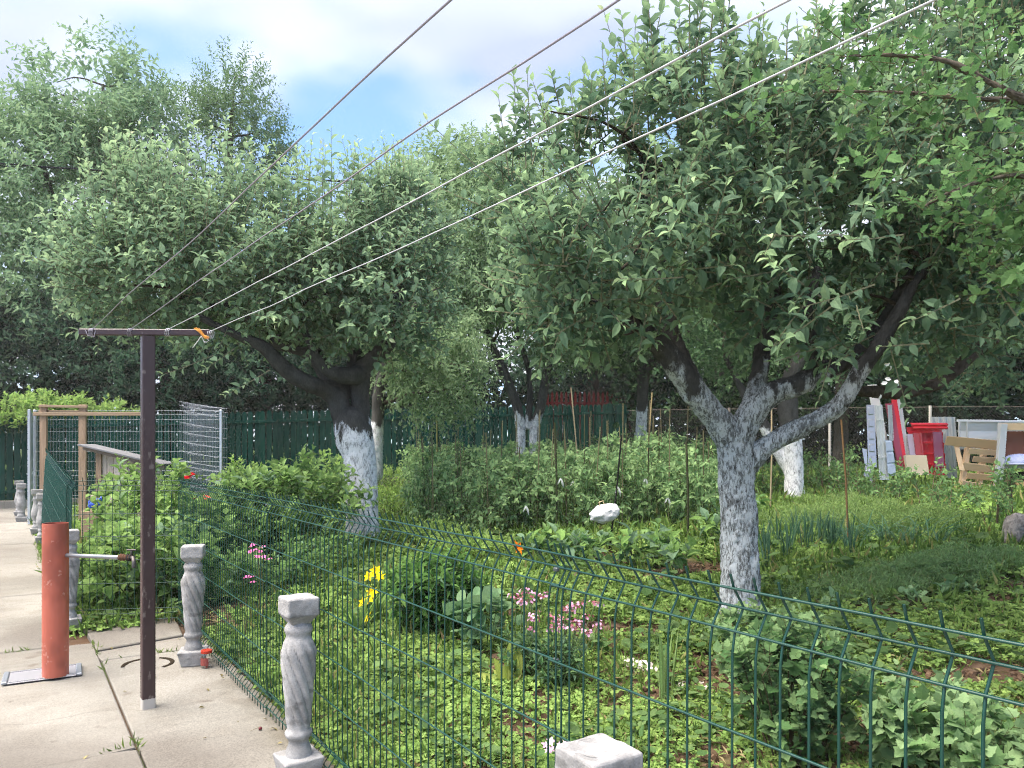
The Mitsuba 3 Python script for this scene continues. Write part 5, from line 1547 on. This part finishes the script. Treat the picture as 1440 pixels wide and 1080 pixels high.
# young trees and staked raspberries toward the scrap pile
for q, (px, py, H, R, lab) in enumerate(((1187, 712, 1.0, .42, 'bushy staked plant between the leaning white trunk and the silver sheet'), (1218, 718, .85, .3, 'small staked tomato plant at the foot of the silver sheet'), (1262, 715, .7, .35, 'small leafy tomato plant before the grey ribbed sheet'), (1302, 728, .95, .32, 'young plant tied with white cloth before the red roof sheet'),
                                         (1332, 735, .75, .3, 'young tomato plant before the loose plank'), (1240, 712, .55, .3, 'low tomato plant before the red panel'), (1400, 745, .7, .4, 'leafy tomato plant before the pallet'), (1428, 742, .85, .35, 'leafy tomato plant in front of the firewood'), (1160, 700, .8, .5, 'dense raspberry growth behind the leaning white trunk'),
                                         (1075, 700, .7, .5, 'dense raspberry growth between the two whitewashed trunks'), (1140, 690, .9, .6, 'raspberry canes by the chain link fence'), (1200, 690, .9, .55, 'raspberry canes beside the silver sheet'), (1030, 690, .9, .5, 'leafy canes behind the big apple trunk'))):
    bush('young_plant', lab, 'plant', gp(px, py), R * .8, H, 4 if q < 8 else 8, 7, .10, (.075, .155, .060), (.15, .245, .10), (.26, .37, .14), 370 + q, 't4', .5, n_side=7, L=(.16, .3), hang=.3, p0=.4, mat=SOFT, stem_col=(.16, .12, .08), stem_r=.008)
# weeds on top of and beyond the green fence, along its foot
for q, (px, py, Yp, R, H, lab) in enumerate(((20, 577, 19.9, 1.0, .8, 'bright leafy weeds topping the green fence at the pavement end'), (55, 572, 20.6, .7, .9, 'nettles rising over the green fence by the kennel door'), (100, 575, 20.9, .8, .7, 'nettle tops above the kennel door frame'), (150, 580, 21.5, .9, .6, 'low weeds above the kennel top rail'),
                                              (360, 660, 20.4, .25, .7, 'thin pale weed standing against the green fence'), (330, 640, 20.0, .2, .8, 'slim weed by the stacked mesh panels'), (455, 640, 18, .4, 1.0, 'tall leafy weed behind the wide pale shrub'))):
    p = at(px, py, Yp)
    base = [p[0], p[1], p[2] - H * .75] if q < 4 else [p[0], p[1], float(ground_at(p[0], p[1]))]
    bush('weed', lab, 'weed', base, R, H * 1.15 if q < 4 else H * 1.3, 22 if q < 4 else 5, 7, .15, (.13, .23, .06), (.23, .33, .10), (.32, .42, .14), 390 + q, 't4', .55, n_side=6, L=(.2, .4), mat=SOFT, p0=.4)
# ---------------------------------------------------------------- scrap pile on the right
YJ = 15.5


sq = lambda p: np.clip(np.sin(p) * 3, -1, 1)


def quad(key, name, px, Y, lean, thick, col, mat=PAINT, lab=None, nx=1, nz=1, fn=None):
    """A leaning sheet between four corners (top left, top right, bottom right, bottom left); fn(u, v) raises ribs towards the viewer."""
    tl, tr, br, bl = [at(*p, Y) for p in px]
    U, V = np.meshgrid(np.linspace(0, 1, nx + 1), np.linspace(0, 1, nz + 1), indexing='ij')
    P = (tl * (1 - U)[..., None] + tr * U[..., None]) * V[..., None] + (bl * (1 - U)[..., None] + br * U[..., None]) * (1 - V)[..., None]
    P[..., 1] += lean * V - (fn(U, V) if fn else 0)
    top = P.reshape(-1, 3)
    bot = top + [0, thick, 0]
    i, j = np.meshgrid(np.arange(nx), np.arange(nz), indexing='ij')
    i, j = i.ravel(), j.ravel()
    w_ = nz + 1
    q = np.stack([i * w_ + j, (i + 1) * w_ + j, (i + 1) * w_ + j + 1, i * w_ + j + 1], 1)
    n = len(top)
    ring = np.r_[np.arange(nx + 1) * w_, nx * w_ + np.arange(1, w_), (np.arange(nx)[::-1]) * w_ + nz, np.arange(1, nz)[::-1]]
    r2 = np.roll(ring, -1)
    f = np.vstack([q[:, [0, 1, 2]], q[:, [0, 2, 3]], q[:, [2, 1, 0]] + n, q[:, [3, 2, 0]] + n, np.stack([ring + n, r2 + n, r2], 1), np.stack([ring + n, r2, ring], 1)])
    M().add(np.vstack([top, bot]), f, col).put(part(key, name, **({'label': lab} if lab else {})), mat)


stamp = lambda U, V: .018 * ((np.abs(U - .5) < .32) & (np.abs((V * 5) % 1 - .5) < .33))
k = thing('metal_sheet', 'bent silver sheet with stamped panels, outermost of the scrap pile', 'metal sheet', 'scrap metal sheets')
quad(k, 'sheet', ((1229.7, 568), (1241, 568), (1233, 657), (1221, 656)), YJ - .05, .35, .008, (.50, .52, .56), METAL, nx=14, nz=60, fn=stamp)
quad(k, 'torn_foot', ((1220, 655), (1231, 657), (1228, 680), (1214, 668)), YJ - .12, .08, .008, (.44, .46, .50), METAL, nx=6, nz=6, fn=lambda U, V: .02 * np.sin(9 * U + 5 * V))
quad(k, 'upper_lip', ((1215.5, 630), (1222, 632), (1220, 655), (1216, 652)), YJ - .08, .1, .01, (.56, .58, .61), METAL)
k = thing('metal_sheet', 'pale grey ribbed sheet between the silver sheet and the red metal post', 'metal sheet', 'scrap metal sheets')
quad(k, 'sheet', ((1241, 569), (1251.5, 569), (1250.5, 675), (1237, 675)), YJ + .02, .32, .01, (.50, .54, .54), PAINT, nx=24, nz=30, fn=lambda U, V: .02 * (np.abs((U * 2.2) % 1 - .5) < .12) + .012 * (np.abs((V * 4 + .3) % 1 - .5) < .04))
quad(k, 'upper_sheet', ((1251.8, 569), (1257.5, 569), (1257.2, 620), (1250.5, 620)), YJ + .22, .1, .01, (.36, .40, .43), PAINT, nx=18, nz=4, fn=lambda U, V: .015 * (np.abs((U * 3) % 1 - .5) < .2))
quad(k, 'lower_sheet', ((1250, 619), (1259, 619), (1260, 668), (1248.5, 670)), YJ - .04, .15, .01, (.37, .44, .54), PAINT, nx=4, nz=40, fn=lambda U, V: .016 * (np.abs((V * 3) % 1 - .5) < .42))
k = thing('white_metal_board', 'tall white board whose top shows above the dark branch beside the red top', 'board', 'scrap metal sheets')
quad(k, 'board', ((1233, 539), (1246, 538), (1256, 660), (1242, 660)), YJ + .40, .40, .03, (.74, .74, .72))
quad(k, 'trim', ((1272.5, 536), (1279.5, 536), (1280.5, 652), (1275, 652)), YJ + .22, .45, .03, (.58, .60, .60))
k = thing('red_metal_post', 'tall red and maroon metal post, highest piece of the scrap pile', 'post')
quad(k, 'face', ((1258, 566), (1268, 566), (1272.6, 661), (1264.6, 661)), YJ + .05, .35, .05, (.30, .040, .075), PAINT)
quad(k, 'bright_edge', ((1266.5, 537), (1273.2, 537), (1276.8, 659), (1271.5, 662)), YJ + .06, .45, .05, (.60, .018, .030), PAINT, 'bright red edge')
k = thing('red_roof_sheet', 'red pressed roof tile sheet standing in the scrap pile', 'roof sheet')
quad(k, 'sheet', ((1283, 600), (1333, 600), (1330, 668), (1287, 668)), YJ + .25, .25, .008, (.50, .020, .034), PAINT, nx=40, nz=50, fn=lambda U, V: .05 * ((V * 4.5) % 1) ** 2 + .02 * np.abs(np.sin(U * 12)))
quad(k, 'ridge', ((1282, 594.5), (1334, 594.5), (1332, 604), (1285, 604)), YJ + .28, .06, .04, (.56, .03, .04), PAINT, nx=4, nz=20, fn=lambda U, V: .04 * np.abs(np.sin(V * 6.3)))
k = thing('red_trim', 'red metal trim leaning before the roof tile sheet', 'trim')
quad(k, 'face', ((1289.5, 609), (1300.5, 609), (1300.5, 658), (1290.5, 658)), YJ + .08, .15, .03, (.36, .045, .05), PAINT, nx=16, nz=2, fn=lambda U, V: .02 * (np.abs(U - .5) > .3))
quad(k, 'inner_face', ((1281, 610), (1289, 610), (1290, 650), (1281.5, 650)), YJ + .12, .15, .03, (.42, .36, .44), PAINT)
k = thing('maroon_trim', 'dull maroon strip leaning across the edge of the roof tile sheet', 'trim')
quad(k, 'strip', ((1321, 607), (1332.5, 607), (1328, 657), (1315.4, 657)), YJ - .02, .22, .03, (.19, .055, .095), PAINT)
quad(k, 'foot_piece', ((1318, 655), (1327.5, 655), (1327, 668), (1319, 668)), YJ + .03, .04, .03, (.46, .03, .04), PAINT)
k = thing('board', 'square beige board leaning at the foot of the red metal pieces', 'board')
quad(k, 'panel', ((1277, 640), (1307.5, 640), (1307, 668), (1277, 668)), YJ - .14, .12, .02, (.56, .48, .34), MATT)
quad(k, 'batten', ((1275.5, 641), (1277.5, 641), (1277.5, 670), (1275.5, 670)), YJ - .16, .12, .03, (.44, .36, .26), MATT)
k = thing('cement_sheet', 'corrugated grey cement roof sheet standing behind the pallet', 'roof sheet')
quad(k, 'upper_sheet', ((1312, 586), (1347, 586), (1347, 632), (1313, 632)), YJ + .55, .1, .01, (.50, .53, .52), MATT, nx=48, nz=2, fn=lambda U, V: .022 * np.sin(U * 25))
quad(k, 'lower_sheet', ((1329, 626), (1347, 626), (1346, 672), (1330, 672)), YJ + .42, .1, .01, (.33, .39, .38), MATT, nx=30, nz=2, fn=lambda U, V: .022 * np.sin(U * 13))
k = thing('white_trough', 'long white metal trough lying above the pallet', 'trough')
quad(k, 'back', ((1347, 591), (1446, 591), (1446, 632), (1347, 632)), YJ + .6, .0, .012, (.76, .77, .74), PAINT, nx=2, nz=24, fn=lambda U, V: .05 * np.abs(np.sin(V * 5)))
M().beam(at(1346, 591.5, YJ + .52), at(1450, 593, YJ + .52), .06, .05, (.82, .82, .80)).put(part(k, 'rim'), PAINT)
for px in (1349, 1360, 1404):
    M().beam(at(px, 634, YJ + .50), at(px, 593, YJ + .50), .035, .03, (.60, .60, .56), up=(0, 1, 0)).put(part(k, 'rib'), PAINT)
# pallet
k = thing('wooden_pallet', 'raw wooden pallet leaning beside the shelf posts', 'pallet')
WD = [(.52, .36, .20), (.60, .44, .27), (.46, .33, .20), (.56, .40, .24)]


def plank(key, name, pa, pb, w_, t_, col, up=(0, 1, 0), lab=None):
    q = part(key, name, **({'label': lab} if lab else {}))
    m_ = M().beam(pa, pb, w_, t_, col, up=up, b=.004)
    m_.put(q, MATT)


for q, (x0, y0, x1, y1, w_) in enumerate(((1330, 619.5, 1404, 626, .19), (1362, 634, 1404, 637, .115), (1368, 645.5, 1404, 648, .115), (1353, 655, 1402, 661, .155), (1360, 669, 1402, 672, .125), (1352, 682, 1402, 690, .19))):
    d_ = .30 - .05 * q
    plank(k, 'slat', at(x0, y0, YJ + d_ - .35), at(x1, y1, YJ + d_ - .35), w_, .022, WD[q % 4], up=(0, .95, .3))
for px, t_ in ((1357, -4), (1380, -3), (1401, -2)):
    plank(k, 'stringer', at(px - 2 + t_, 690, YJ - .22), at(px + 4, 630, YJ + .08), .09, .10, WD[(px // 7) % 4])
k = thing('loose_plank', 'raw plank leaning askew between the cement sheet and the pallet', 'plank')
plank(k, 'plank', at(1353, 662, YJ - .28), at(1343, 618, YJ + .1), .10, .022, WD[1])
# shelf
k = thing('outdoor_shelf', 'rough timber shelf with a grey post holding a blue bowl and firewood', 'shelf')
plank(k, 'post', at(1402.5, 696, YJ - .35), at(1410.5, 596, YJ - .35), .13, .09, (.50, .52, .54), lab='weathered grey post')
plank(k, 'top_board', at(1405, 600, YJ - .30), at(1500, 601, YJ - .30), .14, .05, WD[1])
plank(k, 'shelf_board', at(1410, 655, YJ - .33), at(1500, 656, YJ - .33), .05, .10, (.46, .46, .48), up=(0, 0, 1))
M().box(at(1450, 624, YJ - .12), (1.05, .03, .50), (.17, .075, .055), b=.004).put(part(k, 'back_panel', label='dull brown back panel'), MATT)
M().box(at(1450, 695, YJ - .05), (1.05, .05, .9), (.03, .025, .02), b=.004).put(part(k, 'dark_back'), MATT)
plank(k, 'base_board', at(1425, 708, YJ - .45), at(1500, 712, YJ - .45), .08, .06, (.60, .56, .52))
kb = thing('blue_bowl', 'upturned pale blue speckled bowl on the rough shelf', 'bowl')
bw = at(1434, 652, YJ - .38)
M().add(*lathe([(.30, 0), (.295, .05), (.26, .12), (.18, .17), (.08, .19), (.001, .195)], 28, bw), (.28, .33, .52)).put(part(kb, 'bowl'), PAINT, True)
M().add(*lathe([(.31, -.012), (.315, .0), (.30, .012)], 28, bw), (.36, .40, .58)).put(part(kb, 'rim'), PAINT, True)
r_ = np.random.default_rng(12)
lab = {0: 'pale split log at the top of the firewood under the shelf'}
for q in range(18):
    c = at(1413 + (q % 6) * 14 + 5 * (q // 6 % 2), 702 - 11 * (q // 6), YJ - .4)
    kb = thing('firewood_log', 'pale split log at the top of the firewood under the shelf' if q == 13 else f'dark firewood log, {"first second third fourth fifth sixth".split()[q % 6]} in the {["bottom", "middle", "top"][q // 6]} layer under the shelf', 'log', 'firewood logs under the shelf')
    rad = .075 + .02 * r_.random()
    th = np.arange(9) * 2 * np.pi / 9
    rr = rad * (1 + .18 * r_.normal(size=9) * .5)
    v = np.vstack([np.c_[c[0] + rr * np.cos(th), np.full(9, c[1] + s * .2), c[2] + rr * np.sin(th)] for s in (-1, 1)] + [[[c[0], c[1] - .2, c[2]], [c[0], c[1] + .2, c[2]]]])
    a = np.arange(9)
    b = (a + 1) % 9
    f = np.vstack([np.stack([a, b, b + 9], 1), np.stack([a, b + 9, a + 9], 1), np.stack([b, a, a * 0 + 18], 1), np.stack([a + 9, b + 9, a * 0 + 19], 1)])
    cc = (.50, .36, .18) if q == 13 else leaf_cols(1, (.05, .038, .03), (.15, .11, .08), r_)[0]
    M().add(v, f, cc).put(part(kb, 'wood'), MATT)
k = thing('tree_stump', 'grey cut tree stump with rough bark by the fennel', 'stump')
sp_ = gp(1430, 772)
v, f, n = limb_body([[(*(sp_ + [0, 0, -.1]), .17), (*(sp_ + [0, 0, .1]), .155), (*(sp_ + [.01, 0, .27]), .15)]], .03, 8, .16)
scene[part(k, 'wood')] = mikit.ply((v, f), BARK, True, uv=bark_uv(v, 8, (.13, .12, .11), (.34, .32, .29)))
mm = M()
r_ = np.random.default_rng(2)
for q in range(5):
    a = q * 1.25
    d_ = A([math.cos(a), math.sin(a), 0])
    mm.tube([sp_ + d_ * .1, sp_ + d_ * .22 + [0, 0, -.03], sp_ + d_ * .33 + [0, 0, -.12]], [.06, .04, .015], (.2, .18, .16), 7)
mm.put(part(k, 'root'), BARK, True)
# small white petals of cloth on the branch before the white panel
k = thing('rag', 'torn white rag caught on the leaves above the red metal panel', 'rag')
mm = M()
b = at(1250, 531, 5.0)
r_ = np.random.default_rng(4)
for q in range(6):
    o = r_.normal(size=3) * [.05, .02, .05]
    mm.leaves([b + o], [unit(r_.normal(size=3))], [unit(r_.normal(size=3) + [0, -1.5, .5])], .042, .7, 't6', (.80, .80, .78))
mm.put(part(k, 'cloth'), MATT)
# ---------------------------------------------------------------- ground cover
r_ = np.random.default_rng(1234)


def scatter(n, d0, d1, r, ang=.80, power=1.0):
    """Points on the garden ground seen from the path, thinner with distance."""
    u = r.random(n)
    d = d0 * (d1 / d0) ** u if power == 1.0 else d0 + (d1 - d0) * u
    a = r.uniform(-ang, ang, n)
    x, y = d * np.sin(a), d * np.cos(a)
    k = in_garden(x, y) & (y > .3)
    return x[k], y[k], d[k]


def bare(x, y):
    """How bare the earth is: dug patches, and chance gaps."""
    b = np.clip((meshkit.fbm(np.stack([x * 1.5, y * 1.5, 0 * x], -1), 3, 51) - .63) / .05, 0, 1)
    for px, py, R in ((735, 1030, .30), (1010, 1075, .32), (600, 985, .16), (925, 985, .20), (1235, 862, .45), (760, 985, .18), (870, 1000, .14), (380, 845, .3), (850, 790, .7), (1190, 770, .3), (700, 785, .7), (1000, 1110, .4), (620, 775, .5), (1400, 850, .3)):
        p = gp(px, py)
        b = np.maximum(b, 1.2 * np.clip(1.0 - np.hypot(x - p[0], (y - p[1]) * .8) / R, 0, 1))
    return np.clip(b, 0, 1)


def lawn(x, y):
    return np.clip((x - .30 * y - .30) / .5, 0, 1) * np.clip((6.2 - y) / 1.0, 0, 1)


# clover-like trefoils and small round weeds
x, y, d = scatter(215000, 1.0, 22, r_)
b, lw = bare(x, y), lawn(x, y)
patch = np.clip((meshkit.fbm(np.stack([x * 1.3, y * 1.3, 0 * x], -1), 3, 91) - .36) / .16, 0, 1)
keep = (r_.random(len(x)) > b * .96) & (r_.random(len(x)) > lw * .55) & (r_.random(len(x)) < .38 + .62 * patch)
x, y, d = x[keep], y[keep], d[keep]
n = len(x)
size = np.clip(.0061 * d, .016, .075) * r_.uniform(.7, 1.35, n)
hgt = (.015 + .055 * meshkit.fbm(np.stack([x * 4, y * 4, 0 * x], -1), 3, 71)) * np.clip(d / 4, .8, 2.2) * r_.uniform(.4, 1.25, n)
base = np.stack([x, y, ground_at(x, y) + hgt], 1)
tone = meshkit.fbm(np.stack([x * 1.1, y * 1.1, 0 * x], -1), 3, 77)[:, None]
colr = leaf_cols(n, (.170, .285, .076), (.300, .430, .125), r_) * (.7 + .6 * tone) * (1 + .12 * np.clip((d[:, None] - 6) / 6, 0, 1))
up = unit(A([0, -.12, 1.0]) + r_.normal(size=(n, 3)) * .33)
a_ = r_.uniform(0, 6.28, n)
mm = M()
for k3 in range(3):
    t1 = unit(np.cross(up, A([.2, .9, .1])))
    t2 = np.cross(up, t1)
    an = (a_ + k3 * 2.094)[:, None]
    D = np.cos(an) * t1 + np.sin(an) * t2
    mm.leaves(base, D + up * .12, up, size, .80, 't2', colr * r_.uniform(.88, 1.12, (n, 1)))
mm.put('clover', SOFT)
labels['clover'] = {'label': 'dense low clover and weeds covering the garden ground', 'category': 'ground cover', 'kind': 'stuff'}
# grass blades
x, y, d = scatter(170000, 1.0, 24, r_)
b, lw = bare(x, y), lawn(x, y)
pt = np.clip((meshkit.fbm(np.stack([x * .8, y * .8, 0 * x], -1), 3, 81) - .40) / .15, 0, 1)
keep = (r_.random(len(x)) > b * .97) & (r_.random(len(x)) < np.maximum(np.maximum(.34, pt * .85), lw))
x, y, d, lw = x[keep], y[keep], d[keep], lw[keep]
n = len(x)
h = np.clip(.020 * d, .05, .24) * r_.uniform(.5, 1.5, n) * (1 - .45 * lw)
w = np.clip(.0013 * d, .0026, .014)
D = unit(r_.normal(size=(n, 3)) * .45 + [0, 0, 1.0])
base = np.stack([x, y, ground_at(x, y)], 1)
c = leaf_cols(n, (.11, .20, .045), (.22, .32, .085), r_, (.34, .33, .13), .09)
M().leaves(base, D, unit(r_.normal(size=(n, 3)) * [1, 1, .1]), h, w / h * 2.0, 't2', c).put('grass', SOFT)
labels['grass'] = {'label': 'short uneven grass growing among the clover', 'category': 'grass', 'kind': 'stuff'}
# broad weeds: rosettes in the clover
x, y, d = scatter(2600, 1.2, 12, r_)
keep = r_.random(len(x)) > bare(x, y) * .8
x, y, d = x[keep], y[keep], d[keep]
mm = M()
for q in range(8):
    n = len(x)
    a = q * .785 + r_.uniform(-.3, .3, n) + x * 9
    D = np.stack([np.cos(a), np.sin(a), r_.uniform(.25, .9, n)], 1)
    s = np.clip(.010 * d, .03, .10) * r_.uniform(.6, 1.25, n)
    mm.leaves(np.stack([x, y, ground_at(x, y) + .02], 1), D, np.repeat([[0, 0, 1.0]], n, 0), s, .42, 't4', leaf_cols(n, (.10, .19, .05), (.19, .29, .09), r_))
mm.put('weeds', SOFT)
labels['weeds'] = {'label': 'small broad leaved weeds scattered through the clover', 'category': 'weeds', 'kind': 'stuff'}
# crumbs of dug soil
x, y, d = scatter(90000, 1.2, 12, r_)
keep = (r_.random(len(x)) < bare(x, y) * .8)
x, y, d = x[keep][:3500], y[keep][:3500], d[keep][:3500]
n = len(x)
t = trimesh.creation.icosphere(0, 1)
s = np.clip(.0035 * d, .006, .03) * r_.uniform(.4, 1.6, n)
v = (A(t.vertices)[None] * (1 + .35 * r_.normal(size=(n, 12, 1))) * s[:, None, None]) * [1, 1, .7] + np.stack([x, y, ground_at(x, y) + s * .2], 1)[:, None]
f = (A(t.faces)[None] + (np.arange(n) * 12)[:, None, None]).reshape(-1, 3)
M().add(v.reshape(-1, 3), f, np.repeat(leaf_cols(n, (.055, .035, .022), (.15, .10, .068), r_), 12, 0)).put('soil_crumbs', MATT)
labels['soil_crumbs'] = {'label': 'loose brown crumbs of dug earth in the bare patches', 'category': 'soil', 'kind': 'stuff'}

# broad round weeds (violet-like) in drifts, and straw-coloured litter
x, y, d = scatter(26000, 1.1, 14, r_)
keep = (meshkit.fbm(np.stack([x * 1.6, y * 1.6, 0 * x], -1), 3, 95) > .55) & (r_.random(len(x)) > bare(x, y))
x, y, d = x[keep], y[keep], d[keep]
n = len(x)
D = unit(np.stack([r_.normal(size=n), r_.normal(size=n), .25 + 0 * x], 1))
M().leaves(np.stack([x, y, ground_at(x, y) + r_.uniform(.02, .10, n) * np.clip(d / 4, .8, 2)], 1), D, unit(A([0, 0, 1.0]) + r_.normal(size=(n, 3)) * .3), np.clip(.011 * d, .028, .10) * r_.uniform(.6, 1.4, n), .95, 'rnd',
           leaf_cols(n, (.09, .17, .06), (.17, .26, .10), r_)).put('violet_leaves', SOFT)
labels['violet_leaves'] = {'label': 'drifts of round darker leaves among the clover', 'category': 'weeds', 'kind': 'stuff'}
x, y, d = scatter(9000, 1.0, 10, r_)
n = len(x)
M().leaves(np.stack([x, y, ground_at(x, y) + .012 + .03 * r_.random(n)], 1), unit(rvec(n, r_) * [1, 1, .2]), unit(rvec(n, r_) * .5 + [0, 0, 1]), np.clip(.02 * d, .04, .15) * r_.uniform(.5, 1.2, n), .16, 't2', leaf_cols(n, (.16, .12, .06), (.38, .32, .18), r_)).put('dry_litter', MATT)
labels['dry_litter'] = {'label': 'dry straw coloured stalks and leaf litter on the ground', 'category': 'litter', 'kind': 'stuff'}

# grass and moss in the joints of the pavement
P, D = [], []
for (ua, va, ub, vb, n) in ((-6, -.68, 1.0, -.68, 420), (.40, -.68, .40, .1, 60), (-2.4, -.68, -2.4, .1, 60), (1.05, -3.0, 1.05, -.7, 160), (-1.5, -3.0, -1.5, -.7, 120), (3.65, -3.2, 3.65, -.9, 160), (1.3, -.87, 14, -.87, 900), (-5.5, .10, 1.3, .10, 900)):
    t = r_.random(n)
    keep = meshkit.fbm(np.stack([t * 14 + ua, t * 0 + va, 0 * t], 1), 3, 7) > (.52 if n < 500 else .38)
    t = t[keep]
    q = uvpos(ua, va) * (1 - t)[:, None] + uvpos(ub, vb) * t[:, None] + r_.normal(size=(len(t), 2)) * (.006 if n < 500 else .03)
    P.append(np.c_[q, np.full(len(t), -.012)])
P = np.vstack(P)
n = len(P)
M().leaves(P, unit(r_.normal(size=(n, 3)) * .5 + [0, 0, .8]), unit(r_.normal(size=(n, 3)) * [1, 1, .2]), r_.uniform(.025, .075, n), .13, 't2', leaf_cols(n, (.12, .19, .05), (.24, .32, .09), r_)).put('joint_grass', SOFT)
labels['joint_grass'] = {'label': 'short grass growing in the joints and along the edge of the pavement', 'category': 'grass', 'kind': 'stuff'}

# fallen leaves and crumbs on the pavement
n = 90
u, v = r_.uniform(-3.5, 6, n), -.03 - 2.2 * r_.random(n) ** 2.2
q = FP + FD * u[:, None] + FN * v[:, None]
M().leaves(np.c_[q, np.full(n, .010)], unit(np.c_[r_.normal(size=(n, 2)), np.zeros(n)]), unit(np.c_[r_.normal(size=(n, 2)) * .25, np.ones(n)]), r_.uniform(.012, .045, n), .5, 't6', leaf_cols(n, (.10, .085, .04), (.30, .25, .11), r_)).put('fallen_leaves', MATT)
labels['fallen_leaves'] = {'label': 'few dry fallen leaves lying on the concrete pavement', 'category': 'leaves', 'kind': 'stuff'}
